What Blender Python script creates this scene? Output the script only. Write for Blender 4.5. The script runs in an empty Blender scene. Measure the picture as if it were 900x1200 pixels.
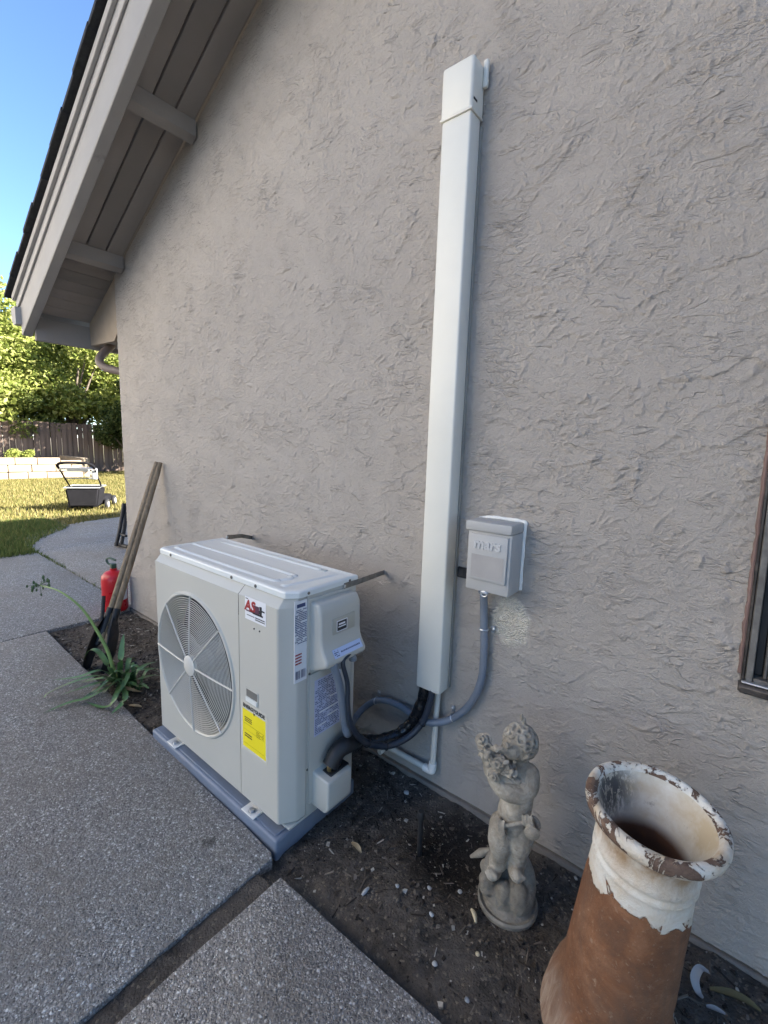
import bpy, bmesh, math, random
import numpy as np
from mathutils import Vector, Matrix, noise as mnoise

random.seed(7)
RNG = np.random.default_rng(11)
SC = bpy.context.scene
COL = SC.collection
PI = math.pi

# ------------------------------------------------------------------ camera
CAM = np.array([0.0, -1.4185, 1.3318])
YAW, PITCH, ROLL, FPX = -0.6761, -0.1473, 0.0331, 526.96
def cam_axes():
    cy, sy, cp, sp = math.cos(YAW), math.sin(YAW), math.cos(PITCH), math.sin(PITCH)
    f = np.array([sy*cp, cy*cp, sp]); r = np.array([cy, -sy, 0.0]); u = np.cross(r, f)
    cr, sr = math.cos(ROLL), math.sin(ROLL)
    return r*cr + u*sr, -r*sr + u*cr, f
CR, CU, CF = cam_axes()
cam_data = bpy.data.cameras.new('camera')
cam = bpy.data.objects.new('camera', cam_data); COL.objects.link(cam)
cam_data.sensor_fit = 'VERTICAL'; cam_data.sensor_height = 24.0
cam_data.lens = 24.0*FPX/1200.0
cam_data.clip_start = 0.02; cam_data.clip_end = 1000
cam.matrix_world = Matrix(((CR[0], CU[0], -CF[0], CAM[0]), (CR[1], CU[1], -CF[1], CAM[1]),
                           (CR[2], CU[2], -CF[2], CAM[2]), (0, 0, 0, 1)))
SC.camera = cam

# ------------------------------------------------------------------ light
SUN_EL, SUN_AZ = math.radians(25), math.radians(58)      # azimuth clockwise from +Y
SUN_DIR = Vector((math.sin(SUN_AZ)*math.cos(SUN_EL), math.cos(SUN_AZ)*math.cos(SUN_EL), math.sin(SUN_EL)))
W = bpy.data.worlds.new('World'); SC.world = W; W.use_nodes = True
wn = W.node_tree.nodes; wl = W.node_tree.links
sky = wn.new('ShaderNodeTexSky'); sky.sky_type = 'NISHITA'; sky.sun_disc = False
sky.sun_elevation = SUN_EL; sky.sun_rotation = SUN_AZ
sky.altitude = 1500; sky.air_density = 0.9; sky.dust_density = 0.15; sky.ozone_density = 4.0
bg = wn['Background']; bg.inputs['Strength'].default_value = 0.060
wl.new(sky.outputs[0], bg.inputs['Color'])
sun_data = bpy.data.lights.new('sun', 'SUN'); sun_data.energy = 5.0; sun_data.angle = math.radians(0.5)
sun_data.color = (1.0, 0.93, 0.82)
sun = bpy.data.objects.new('sun', sun_data); COL.objects.link(sun)
sun.rotation_euler = SUN_DIR.to_track_quat('Z', 'Y').to_euler()
SC.view_settings.view_transform = 'Standard'; SC.view_settings.look = 'None'
SC.view_settings.exposure = 2.97; SC.view_settings.gamma = 1.0
SC.cycles.max_bounces = 8; SC.cycles.diffuse_bounces = 5

# ------------------------------------------------------------------ pixel helpers (photograph pixels to points on planes)
def ray(x, y): return CR*((x-450)/FPX) + CU*((600-y)/FPX) + CF
def onX(x, y, v): d = ray(x, y); return CAM + d*((v-CAM[0])/d[0])
def onY(x, y, v=0.0): d = ray(x, y); return CAM + d*((v-CAM[1])/d[1])
def onZ(x, y, v=0.0): d = ray(x, y); return CAM + d*((v-CAM[2])/d[2])

# ------------------------------------------------------------------ materials
def srgb(c): return tuple(((v/255)/12.92 if v/255 <= 0.04045 else ((v/255+0.055)/1.055)**2.4) for v in c)
class Mat:
    def __init__(s, name):
        s.m = bpy.data.materials.new(name); s.m.use_nodes = True
        s.n = s.m.node_tree.nodes; s.l = s.m.node_tree.links; s.b = s.n['Principled BSDF']
    def node(s, t, **kw):
        n = s.n.new(t)
        for k, v in kw.items():
            if k in n.inputs: n.inputs[k].default_value = v
            else: setattr(n, k, v)
        return n
    def link(s, a, b): s.l.new(a, b)
    def coord(s, kind='Object', scale=None):
        tc = s.node('ShaderNodeTexCoord'); o = tc.outputs[kind]
        if scale is not None:
            mp = s.node('ShaderNodeMapping'); mp.inputs['Scale'].default_value = scale
            s.link(o, mp.inputs['Vector']); o = mp.outputs[0]
        return o
    def noise(s, scale, detail=4, rough=0.55, vec=None, dist=0.0):
        n = s.node('ShaderNodeTexNoise'); n.inputs['Scale'].default_value = scale
        n.inputs['Detail'].default_value = detail; n.inputs['Roughness'].default_value = rough
        n.inputs['Distortion'].default_value = dist
        if vec is not None: s.link(vec, n.inputs['Vector'])
        return n.outputs['Fac']
    def voro(s, scale, vec=None, feature='F1', rnd=1.0):
        n = s.node('ShaderNodeTexVoronoi'); n.feature = feature; n.inputs['Scale'].default_value = scale
        n.inputs['Randomness'].default_value = rnd
        if vec is not None: s.link(vec, n.inputs['Vector'])
        return n
    def ramp(s, fac, stops, interp='LINEAR'):
        r = s.node('ShaderNodeValToRGB'); cr = r.color_ramp; cr.interpolation = interp
        while len(cr.elements) < len(stops): cr.elements.new(0.5)
        for e, (p, c) in zip(cr.elements, stops):
            e.position = p
            e.color = (c, c, c, 1) if isinstance(c, (int, float)) else (*c[:3], 1)
        s.link(fac, r.inputs['Fac']); return r.outputs['Color']
    def math(s, op, a, b=None, c=None, clamp=False):
        n = s.node('ShaderNodeMath'); n.operation = op; n.use_clamp = clamp
        for i, v in enumerate((a, b, c)):
            if v is None: continue
            if isinstance(v, (int, float)): n.inputs[i].default_value = v
            else: s.link(v, n.inputs[i])
        return n.outputs[0]
    def mix(s, fac, a, b, blend='MIX'):
        n = s.node('ShaderNodeMix'); n.data_type = 'RGBA'; n.blend_type = blend
        for i, v in ((0, fac), (6, a), (7, b)):
            if isinstance(v, (int, float)): n.inputs[i].default_value = v
            elif isinstance(v, tuple): n.inputs[i].default_value = (*v[:3], 1)
            else: s.link(v, n.inputs[i])
        return n.outputs[2]
    def bump(s, h, strength=0.5, dist=0.01, normal=None):
        n = s.node('ShaderNodeBump'); n.inputs['Strength'].default_value = strength
        n.inputs['Distance'].default_value = dist; s.link(h, n.inputs['Height'])
        if normal is not None: s.link(normal, n.inputs['Normal'])
        s.link(n.outputs[0], s.b.inputs['Normal']); return n.outputs[0]
    def color(s, v):
        if isinstance(v, tuple): s.b.inputs['Base Color'].default_value = (*v[:3], 1)
        else: s.link(v, s.b.inputs['Base Color'])
    def rough(s, v):
        if isinstance(v, (int, float)): s.b.inputs['Roughness'].default_value = v
        else: s.link(v, s.b.inputs['Roughness'])

def simple(name, col, rough=0.6, metal=0.0, var=0.12, nscale=8.0, bump=0.0, bscale=60.0, spec=0.5, dirt=0.0, dirtcol=(0.10, 0.08, 0.06), rv=0.2):
    m = Mat(name); v = m.coord('Object')
    n = m.noise(nscale, 5, 0.6, v)
    c = m.mix(m.ramp(n, [(0.3, 0.0), (0.7, 1.0)]), tuple(x*(1-var) for x in col), tuple(min(1, x*(1+var)) for x in col))
    if dirt > 0:
        d = m.noise(nscale*0.6, 8, 0.7, v, 0.4)
        c = m.mix(m.math('MULTIPLY', m.ramp(d, [(0.48, 0.0), (0.72, 1.0)]), dirt), c, dirtcol)
    m.color(c); m.b.inputs['Metallic'].default_value = metal
    m.b.inputs['Specular IOR Level'].default_value = spec
    r = m.noise(nscale*2.3, 3, 0.6, v)
    m.rough(m.math('MULTIPLY_ADD', r, rv, rough-rv/2))
    if bump > 0: m.bump(m.noise(bscale, 4, 0.6, v), bump, 0.004)
    return m.m

def stucco_material():
    m = Mat('stucco'); v = m.coord('Object')
    base = (0.46, 0.412, 0.365)
    n1 = m.noise(2.2, 7, 0.7, v, 0.6); n2 = m.noise(16, 5, 0.65, v)
    c = m.mix(m.ramp(n1, [(0.3, 0.0), (0.72, 1.0)]), tuple(x*0.88 for x in base), tuple(x*1.06 for x in base))
    c = m.mix(m.ramp(n2, [(0.35, 0.0), (0.7, 0.35)]), c, (0.51, 0.47, 0.43))
    # bare pale patch under the disconnect box
    mp = m.node('ShaderNodeMapping'); mp.inputs['Location'].default_value = (-3.667+0.563, 0, -0.748)
    mp.vector_type = 'POINT'; m.link(v, mp.inputs['Vector'])
    wv = m.node('ShaderNodeTexNoise'); wv.inputs['Scale'].default_value = 14; wv.inputs['Detail'].default_value = 6
    m.link(v, wv.inputs['Vector'])
    ad = m.node('ShaderNodeVectorMath'); ad.operation = 'MULTIPLY_ADD'
    m.link(wv.outputs['Color'], ad.inputs[0]); ad.inputs[1].default_value = (0.11, 0.0, 0.11)
    m.link(mp.outputs[0], ad.inputs[2])
    sb = m.node('ShaderNodeVectorMath'); sb.operation = 'MULTIPLY_ADD'; m.link(ad.outputs[0], sb.inputs[0])
    sb.inputs[1].default_value = (1/0.078, 0.0, 1/0.095); sb.inputs[2].default_value = (-0.055/0.078, 0, -0.055/0.095)
    ln = m.node('ShaderNodeVectorMath'); ln.operation = 'LENGTH'; m.link(sb.outputs[0], ln.inputs[0])
    mask = m.math('MULTIPLY', m.ramp(ln.outputs['Value'], [(0.70, 1.0), (1.2, 0.0)]), m.ramp(m.math('ADD', m.noise(19, 7, 0.72, v), m.math('MULTIPLY', m.ramp(ln.outputs['Value'], [(0.2, 0.35), (1.0, 0.0)]), 1.0)), [(0.37, 0.0), (0.43, 1.0)]))
    grit = m.voro(190, v)
    pc = m.mix(m.ramp(m.noise(60, 4, 0.7, v), [(0.35, 0.0), (0.65, 1.0)]), (0.66, 0.60, 0.49), (0.86, 0.81, 0.71))
    c = m.mix(m.math('MULTIPLY', mask, 0.97), c, pc)
    m.color(c); m.rough(0.88); m.b.inputs['Specular IOR Level'].default_value = 0.25
    f1 = m.noise(260, 3, 0.7, v); f2 = m.noise(85, 6, 0.68, v, 0.8)
    h = m.math('ADD', m.math('MULTIPLY', f1, 0.35), m.math('MULTIPLY', f2, 0.7))
    h = m.math('ADD', h, m.math('MULTIPLY', m.math('MULTIPLY', grit.outputs['Distance'], mask), 0.9))
    for rot, sc_, k, seed in ((0.5, (9, 1, 27), 1.0, 0.0), (1.15, (13, 1, 34), 0.8, 7.3), (0.15, (7, 1, 22), 1.0, 3.1)):
        mp2 = m.node('ShaderNodeMapping'); mp2.inputs['Rotation'].default_value = (0, rot, 0); mp2.inputs['Scale'].default_value = sc_; mp2.inputs['Location'].default_value = (seed, seed, seed); m.link(v, mp2.inputs['Vector'])
        ln_ = m.noise(1.0, 3, 0.5, mp2.outputs[0], 0.9)
        line = m.ramp(m.math('ABSOLUTE', m.math('SUBTRACT', ln_, 0.5)), [(0.0, 1.0), (0.034, 0.0)])
        side_ = m.ramp(ln_, [(0.49, 0.0), (0.515, 0.8)])
        gate = m.ramp(m.noise(5.5, 4, 0.65, m.coord('Object', (1, 1, 1.0+seed*0.1))), [(0.52, 0.0), (0.60, 1.0)])
        h = m.math('ADD', h, m.math('MULTIPLY', m.math('MULTIPLY', m.math('ADD', line, m.math('MULTIPLY', side_, 0.35)), gate), 0.36*k))
    m.bump(h, 1.0, 0.011)
    return m.m

def aggregate_material():
    m = Mat('exposed_aggregate'); v = m.coord('Object')
    wob = m.node('ShaderNodeTexNoise'); wob.inputs['Scale'].default_value = 60; m.link(v, wob.inputs['Vector'])
    ad = m.node('ShaderNodeVectorMath'); ad.operation = 'MULTIPLY_ADD'; m.link(wob.outputs['Color'], ad.inputs[0])
    ad.inputs[1].default_value = (0.007, 0.007, 0.007); m.link(v, ad.inputs[2]); vv = ad.outputs[0]
    a = m.voro(120, vv); b = m.voro(230, vv)
    stones = [(0.0, (0.10, 0.095, 0.095)), (0.14, (0.21, 0.205, 0.20)), (0.34, (0.30, 0.28, 0.26)), (0.52, (0.40, 0.37, 0.34)),
              (0.68, (0.50, 0.48, 0.45)), (0.82, (0.68, 0.67, 0.65)), (0.93, (0.84, 0.84, 0.82))]
    sa = m.node('ShaderNodeSeparateColor'); m.link(a.outputs['Color'], sa.inputs[0])
    sbb = m.node('ShaderNodeSeparateColor'); m.link(b.outputs['Color'], sbb.inputs[0])
    ca = m.ramp(sa.outputs[0], stones, 'CONSTANT'); cb = m.ramp(sbb.outputs[1], stones, 'CONSTANT')
    sel = m.ramp(m.noise(75, 2, 0.5, v), [(0.46, 0.0), (0.54, 1.0)])
    c = m.mix(sel, ca, cb)
    da = m.ramp(a.outputs['Distance'], [(0.25, 1.0), (0.62, 0.0)]); db = m.ramp(b.outputs['Distance'], [(0.25, 1.0), (0.62, 0.0)])
    hh = m.mix(sel, da, db)
    c = m.mix(m.math('MULTIPLY', m.math('SUBTRACT', 1.0, hh), 0.75), c, (0.19, 0.18, 0.17))
    big = m.noise(1.9, 8, 0.7, v, 0.4)
    c = m.mix(m.ramp(big, [(0.38, 0.0), (0.7, 0.5)]), c, (0.14, 0.12, 0.10), 'MULTIPLY') if False else m.mix(m.ramp(big, [(0.40, 0.0), (0.70, 0.62)]), c, (0.22, 0.19, 0.155))
    # the dark round stain by the pad
    for (sx, sy, r, k) in ((-1.25, -0.725, 0.030, 0.75), (-1.215, -0.70, 0.018, 0.6), (-1.9, -1.2, 0.05, 0.25), (-1.62, -0.98, 0.022, 0.35), (-2.4, -0.9, 0.03, 0.3), (-0.62, -0.95, 0.02, 0.4), (-1.38, -1.12, 0.014, 0.4)):
        d = m.node('ShaderNodeVectorMath'); d.operation = 'DISTANCE'; m.link(ad.outputs[0], d.inputs[0]); d.inputs[1].default_value = (sx, sy, 0.0)
        dn = m.math('ADD', d.outputs['Value'], m.math('MULTIPLY', m.noise(45, 4, 0.6, v), 0.03))
        c = m.mix(m.math('MULTIPLY', m.ramp(dn, [(r*0.8, 1.0), (r*1.5, 0.0)]), k), c, (0.05, 0.042, 0.036))
    m.color(c); m.rough(m.math('MULTIPLY_ADD', m.noise(120, 2, 0.5, v), 0.3, 0.5)); m.b.inputs['Specular IOR Level'].default_value = 0.4
    m.bump(m.math('ADD', hh, m.math('MULTIPLY', m.noise(300, 2, 0.5, v), 0.3)), 0.8, 0.004)
    return m.m

def soil_material():
    m = Mat('soil'); v = m.coord('Object')
    n = m.noise(22, 7, 0.7, v); n2 = m.noise(3.0, 4, 0.6, v)
    c = m.ramp(n, [(0.3, (0.030, 0.026, 0.022)), (0.5, (0.085, 0.074, 0.064)), (0.7, (0.165, 0.145, 0.125))])
    c = m.mix(m.ramp(n2, [(0.42, 0.0), (0.62, 0.7)]), c, (0.15, 0.128, 0.108))
    vo = m.voro(150, v); sp = m.node('ShaderNodeSeparateColor'); m.link(vo.outputs['Color'], sp.inputs[0])
    fl = m.ramp(sp.outputs[0], [(0.93, 0.0), (0.94, 1.0)], 'CONSTANT')
    c = m.mix(m.math('MULTIPLY', fl, 0.6), c, (0.26, 0.22, 0.17))
    dd = m.node('ShaderNodeVectorMath'); dd.operation = 'DISTANCE'; m.link(v, dd.inputs[0]); dd.inputs[1].default_value = (-0.62, -0.19, -0.05)
    wet = m.ramp(m.math('ADD', dd.outputs['Value'], m.math('MULTIPLY', m.noise(14, 5, 0.65, v), 0.16)), [(0.19, 1.0), (0.30, 0.0)])
    c = m.mix(m.math('MULTIPLY', wet, 0.85), c, (0.018, 0.015, 0.013))        # freshly dug damp earth round the riser
    m.color(c); m.rough(0.95); m.b.inputs['Specular IOR Level'].default_value = 0.2
    m.bump(m.math('ADD', m.noise(90, 6, 0.75, v), m.math('MULTIPLY', vo.outputs['Distance'], -0.4)), 1.0, 0.012)
    return m.m

def island_material(name, stops, rough=0.85, transl=0.0, noise_amt=0.0):
    m = Mat(name); g = m.node('ShaderNodeNewGeometry')
    c = m.ramp(g.outputs['Random Per Island'], stops)
    m.color(c); m.rough(rough); m.b.inputs['Specular IOR Level'].default_value = 0.25
    if transl > 0:
        t = m.node('ShaderNodeBsdfTranslucent'); m.link(c, t.inputs['Color'])
        mx = m.node('ShaderNodeMixShader'); mx.inputs[0].default_value = transl
        m.link(m.b.outputs[0], mx.inputs[1]); m.link(t.outputs[0], mx.inputs[2])
        m.link(mx.outputs[0], m.n['Material Output'].inputs['Surface'])
    return m.m

def wood_material(name, dark, light, axis='X', scale=1.0, paint=None, wear=0.3, rough=0.8):
    m = Mat(name); s = {'X': (0.6, 14, 14), 'Y': (14, 0.6, 14), 'Z': (14, 14, 0.6)}[axis]
    v = m.coord('Object', tuple(k*scale for k in s)); vo = m.coord('Object')
    n = m.noise(2.2, 8, 0.65, v, 0.6)
    c = m.ramp(n, [(0.3, dark), (0.7, light)])
    oi = m.node('ShaderNodeObjectInfo')
    if paint is not None:
        k = m.ramp(m.noise(5, 8, 0.7, vo, 0.3), [(0.62, 1.0), (0.70, 1.0-wear)])
        pc = m.mix(m.ramp(m.noise(3.0, 5, 0.6, vo), [(0.3, 0.0), (0.7, 1.0)]), tuple(x*0.92 for x in paint), tuple(x*1.05 for x in paint))
        c = m.mix(k, c, pc)
    br = m.math('MULTIPLY_ADD', oi.outputs['Random'], 0.35, 0.82)
    hs = m.node('ShaderNodeHueSaturation'); m.link(br, hs.inputs['Value']); m.link(c, hs.inputs['Color'])
    m.color(hs.outputs[0]); m.rough(rough); m.b.inputs['Specular IOR Level'].default_value = 0.3
    m.bump(n, 0.35, 0.004)
    return m.m

def pot_material():
    # thick white paint flaking from terracotta: pure paint history, by height with ragged chip edges
    m = Mat('flaking_painted_terracotta'); v = m.coord('Object'); sx = m.node('ShaderNodeSeparateXYZ'); m.link(v, sx.inputs[0])
    z = sx.outputs['Z']
    big = m.noise(9, 3, 0.5, v); fine = m.noise(55, 5, 0.7, v, 0.5); ch = m.voro(26, v); sc = m.node('ShaderNodeSeparateColor'); m.link(ch.outputs['Color'], sc.inputs[0])
    # jagged lower edge of the collar of paint
    ang = m.math('ARCTAN2', sx.outputs['Y'], sx.outputs['X'])
    edge = m.math('ADD', m.math('MULTIPLY', m.math('SINE', m.math('MULTIPLY_ADD', ang, 1.0, 1.35)), -0.035), 0.468)
    jag = m.math('ADD', m.math('MULTIPLY', m.math('SUBTRACT', big, 0.5), 0.26), m.math('MULTIPLY', m.math('SUBTRACT', sc.outputs[0], 0.5), 0.035))
    jag = m.math('ADD', jag, m.math('MULTIPLY', m.math('SUBTRACT', fine, 0.5), 0.05))
    collar = m.ramp(m.math('SUBTRACT', m.math('ADD', z, jag), edge), [(0.0, 0.0), (0.004, 1.0)])
    # chips on the rim and scattered flakes left on the body
    chip = m.noise(16, 6, 0.7, v, 0.8)
    rimz = m.ramp(z, [(0.610, 0.0), (0.640, 1.0)])
    chipmask = m.math('MULTIPLY', m.ramp(chip, [(0.50, 0.0), (0.515, 1.0)]), rimz)
    ink = m.math('MULTIPLY', m.ramp(chip, [(0.62, 0.0), (0.63, 1.0)]), m.math('SUBTRACT', 1.0, rimz))
    paint = m.math('MULTIPLY', collar, m.math('SUBTRACT', 1.0, m.math('MAXIMUM', chipmask, m.math('MULTIPLY', ink, 0.0))))
    left = m.math('MULTIPLY', m.ramp(m.noise(11, 2, 0.5, v), [(0.735, 0.0), (0.745, 1.0)]), 0.8)
    paint = m.math('MAXIMUM', paint, left)
    terra = m.ramp(m.noise(12, 7, 0.7, v, 0.4), [(0.28, (0.095, 0.040, 0.018)), (0.5, (0.195, 0.080, 0.033)), (0.72, (0.31, 0.150, 0.075))])
    terra = m.mix(m.math('MULTIPLY', m.ramp(fine, [(0.62, 0.0), (0.72, 1.0)]), 0.55), terra, (0.42, 0.30, 0.2))
    gr = m.noise(5.5, 9, 0.75, m.coord('Object', (1, 1, 0.35)), 0.8)
    terra = m.mix(m.ramp(gr, [(0.40, 0.0), (0.66, 0.85)]), terra, (0.105, 0.066, 0.045))
    terra = m.mix(m.ramp(m.noise(90, 4, 0.7, v), [(0.6, 0.0), (0.75, 0.5)]), terra, (0.46, 0.34, 0.24))
    low = m.ramp(m.math('ADD', z, m.math('MULTIPLY', big, 0.14)), [(0.14, 1.0), (0.24, 0.0)])
    vs = m.coord('Object', (9, 9, 1.3))
    lowc = m.ramp(m.noise(4, 6, 0.7, vs, 1.2), [(0.35, (0.20, 0.115, 0.075)), (0.55, (0.36, 0.26, 0.19)), (0.72, (0.52, 0.45, 0.37))])
    terra = m.mix(m.math('MULTIPLY', low, 0.85), terra, lowc)
    chipc = m.mix(rimz, terra, m.ramp(m.noise(40, 5, 0.7, v), [(0.35, (0.085, 0.05, 0.035)), (0.65, (0.20, 0.125, 0.085))]))
    stain = m.ramp(m.noise(7, 6, 0.65, v, 0.3), [(0.42, 0.0), (0.7, 1.0)])
    white = m.mix(m.math('MULTIPLY', stain, 0.95), (0.72, 0.69, 0.62), (0.52, 0.37, 0.21))
    white = m.mix(m.math('MULTIPLY', m.ramp(m.noise(28, 6, 0.7, v), [(0.58, 0.0), (0.7, 1.0)]), 0.5), white, (0.42, 0.30, 0.19))
    rust = m.math('MULTIPLY', m.math('MULTIPLY', m.ramp(z, [(0.54, 0.0), (0.60, 1.0)]), m.ramp(z, [(0.630, 1.0), (0.642, 0.0)])), m.ramp(m.noise(11, 5, 0.65, m.coord('Object', (1, 1, 0.25)), 0.4), [(0.42, 0.0), (0.60, 1.0)]))
    white = m.mix(m.math('MULTIPLY', rust, 0.85), white, (0.34, 0.19, 0.075))
    m.color(m.mix(paint, chipc, white)); m.rough(m.math('MULTIPLY_ADD', paint, -0.3, 0.85))
    m.bump(m.math('ADD', m.math('MULTIPLY', paint, 0.9), m.math('ADD', m.math('MULTIPLY', fine, 0.5), m.math('MULTIPLY', m.noise(180, 4, 0.7, v), 0.4))), 0.9, 0.006)
    return m.m

def pot_inside_material():
    m = Mat('stained_white_glaze'); v = m.coord('Object'); sx = m.node('ShaderNodeSeparateXYZ'); m.link(v, sx.inputs[0])
    stain = m.noise(9, 6, 0.65, v)
    c = m.mix(m.ramp(stain, [(0.40, 0.0), (0.64, 0.9)]), (0.68, 0.65, 0.58), (0.50, 0.39, 0.24))
    c = m.mix(m.ramp(m.noise(38, 6, 0.75, v), [(0.60, 0.0), (0.72, 0.6)]), c, (0.22, 0.17, 0.12))
    d = m.node('ShaderNodeVectorMath'); d.operation = 'DISTANCE'; m.link(v, d.inputs[0]); d.inputs[1].default_value = (-0.03, 0.10, 0.625)
    vs = m.coord('Object', (3, 3, 1))
    mud = m.math('MULTIPLY', m.ramp(d.outputs['Value'], [(0.03, 1.0), (0.085, 0.0)]), m.ramp(m.noise(26, 6, 0.75, vs, 0.6), [(0.42, 0.0), (0.5, 1.0)]))
    c = m.mix(mud, c, (0.09, 0.08, 0.07))
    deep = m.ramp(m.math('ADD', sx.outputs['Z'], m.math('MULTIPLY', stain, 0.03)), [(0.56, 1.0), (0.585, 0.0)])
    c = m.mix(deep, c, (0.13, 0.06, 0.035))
    m.color(c); m.rough(0.6); m.bump(stain, 0.4, 0.004)
    return m.m

def stone_material(name='weathered_cast_stone', k=1.0, dirt=(0.17, 0.145, 0.11)):
    m = Mat(name); v = m.coord('Object'); sx = m.node('ShaderNodeSeparateXYZ'); m.link(v, sx.inputs[0])
    n = m.noise(14, 7, 0.68, v)
    c = m.ramp(n, [(0.3, (0.22*k, 0.185*k, 0.14*k)), (0.52, (0.42*k, 0.375*k, 0.305*k)), (0.7, (0.58*k, 0.535*k, 0.455*k))])
    lich = m.ramp(m.noise(30, 6, 0.7, v, 0.5), [(0.52, 0.0), (0.66, 1.0)])
    c = m.mix(m.math('MULTIPLY', lich, 0.35), c, (0.20, 0.16, 0.115))
    grime = m.ramp(m.noise(6.5, 6, 0.65, v, 0.8), [(0.46, 0.0), (0.66, 1.0)])
    c = m.mix(m.math('MULTIPLY', grime, 0.6), c, dirt)
    pits = m.voro(70, v); c = m.mix(m.ramp(m.noise(55, 6, 0.75, v, 0.3), [(0.56, 0.0), (0.68, 0.55)]), c, dirt)
    m.color(c); m.rough(0.92); m.bump(m.math('ADD', m.noise(110, 6, 0.75, v), m.math('MULTIPLY', pits.outputs['Distance'], 0.5)), 0.8, 0.005)
    return m.m

def shingle_mat(): return simple('dark_shingle', (0.028, 0.028, 0.03), 0.9, var=0.3, nscale=40, bump=0.8, bscale=200)

M = {}
M['stucco'] = stucco_material()
M['aggregate'] = aggregate_material()
M['soil'] = soil_material()
M['stone'] = stone_material(); M['mossy_stone'] = stone_material('algae_stained_stone', 0.62, (0.10, 0.088, 0.066))
M['pot'] = pot_material(); M['pot_in'] = pot_inside_material()
M['cabinet'] = simple('cream_powder_coat', (0.50, 0.488, 0.44), 0.42, var=0.025, nscale=3, bump=0.04, bscale=400, rv=0.06, dirt=0.06, dirtcol=(0.33, 0.30, 0.24))
M['lid'] = simple('skylit_lid_coat', (0.74, 0.75, 0.72), 0.30, var=0.03, nscale=4, bump=0.03, bscale=400, rv=0.06, dirt=0.05, dirtcol=(0.45, 0.43, 0.38))  # lighter, cooler than the cabinet: skylight on the top painted into the coat
M['dark'] = simple('dark_plastic', (0.02, 0.02, 0.022), 0.55, var=0.2)
M['black_rubber'] = simple('black_foam_rubber', (0.016, 0.017, 0.020), 0.5, var=0.3, nscale=25, bump=0.35, bscale=60)
M['tape'] = simple('black_vinyl_tape', (0.012, 0.012, 0.014), 0.28, var=0.3, nscale=20, bump=0.5, bscale=45)
M['coil'] = simple('coil_fins', (0.035, 0.036, 0.038), 0.5, 0.5, var=0.2)
M['blade'] = simple('fan_blade_plastic', (0.11, 0.115, 0.12), 0.4, var=0.05)
M['guard'] = simple('guard_wire', (0.60, 0.58, 0.53), 0.4, var=0.03)
M['pad'] = simple('slate_plastic', (0.165, 0.20, 0.265), 0.45, var=0.12, nscale=6, bump=0.12, bscale=120, dirt=0.35, dirtcol=(0.13, 0.12, 0.11))
M['zinc'] = simple('zinc_steel', (0.55, 0.56, 0.57), 0.38, 0.85, var=0.15, nscale=30)
M['screw'] = simple('screw_steel', (0.16, 0.15, 0.14), 0.4, 0.8)
M['white'] = simple('white_sticker', (0.74, 0.75, 0.78), 0.45, var=0.02)
M['bluewhite'] = simple('pale_blue_sticker', (0.52, 0.60, 0.80), 0.4, var=0.03)
M['yellow'] = simple('yellow_paper', (0.86, 0.72, 0.015), 0.5, var=0.03)
M['ink'] = simple('black_ink', (0.018, 0.018, 0.022), 0.5, var=0.1)
M['blueink'] = simple('blue_ink', (0.055, 0.075, 0.17), 0.5, var=0.2)
M['red'] = simple('red_ink', (0.32, 0.02, 0.02), 0.5, var=0.1)
M['duct'] = simple('ivory_vinyl', (0.70, 0.68, 0.61), 0.38, var=0.035, nscale=3, bump=0.06, bscale=30, dirt=0.10, dirtcol=(0.45, 0.40, 0.32))
M['pvc'] = simple('white_pvc', (0.66, 0.63, 0.56), 0.4, var=0.06, dirt=0.2)
M['pvc_new'] = simple('clean_white_pvc', (0.80, 0.79, 0.75), 0.3, var=0.03)
M['conduit'] = simple('grey_conduit', (0.17, 0.195, 0.235), 0.42, var=0.08, nscale=14, bump=0.15, bscale=90)
M['box'] = simple('grey_enclosure', (0.41, 0.405, 0.395), 0.5, var=0.06, nscale=6, bump=0.08, bscale=200)
M['caulk'] = simple('white_caulk', (0.78, 0.77, 0.73), 0.5, var=0.05, bump=0.4, bscale=60)
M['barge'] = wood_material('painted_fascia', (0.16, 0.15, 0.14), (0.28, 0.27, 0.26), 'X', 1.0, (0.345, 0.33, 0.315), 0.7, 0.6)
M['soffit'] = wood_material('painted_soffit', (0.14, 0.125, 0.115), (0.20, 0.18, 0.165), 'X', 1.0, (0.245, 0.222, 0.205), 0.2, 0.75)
M['shingle'] = shingle_mat()
M['bronze'] = simple('bronze_window_frame', (0.042, 0.036, 0.034), 0.35, 0.4, var=0.3, nscale=20, dirt=0.5, dirtcol=(0.22, 0.19, 0.16))
M['brown_caulk'] = simple('brown_caulk', (0.17, 0.105, 0.088), 0.7, var=0.3, bump=0.5)
M['greytrim'] = simple('grey_glazing_bead', (0.36, 0.37, 0.36), 0.5, var=0.15, dirt=0.4)
M['fence'] = wood_material('weathered_fence', (0.06, 0.042, 0.032), (0.17, 0.125, 0.10), 'Z', 0.5, None)
M['handle_wood'] = wood_material('weathered_handle', (0.13, 0.095, 0.06), (0.34, 0.26, 0.175), 'Z', 1.6, None)
M['black_iron'] = simple('black_iron', (0.018, 0.019, 0.023), 0.5, 0.3, var=0.4, nscale=25, dirt=0.4, dirtcol=(0.06, 0.045, 0.035))
M['red_paint'] = simple('red_enamel', (0.50, 0.012, 0.018), 0.3, var=0.06)
M['green_plastic'] = simple('dark_green_plastic', (0.03, 0.07, 0.045), 0.4)
M['mower_black'] = simple('mower_fabric', (0.010, 0.010, 0.012), 0.95, var=0.2, spec=0.08)
M['mower_white'] = simple('mower_white', (0.70, 0.69, 0.66), 0.4)
M['mower_grey'] = simple('mower_grey', (0.24, 0.25, 0.26), 0.4)
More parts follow.
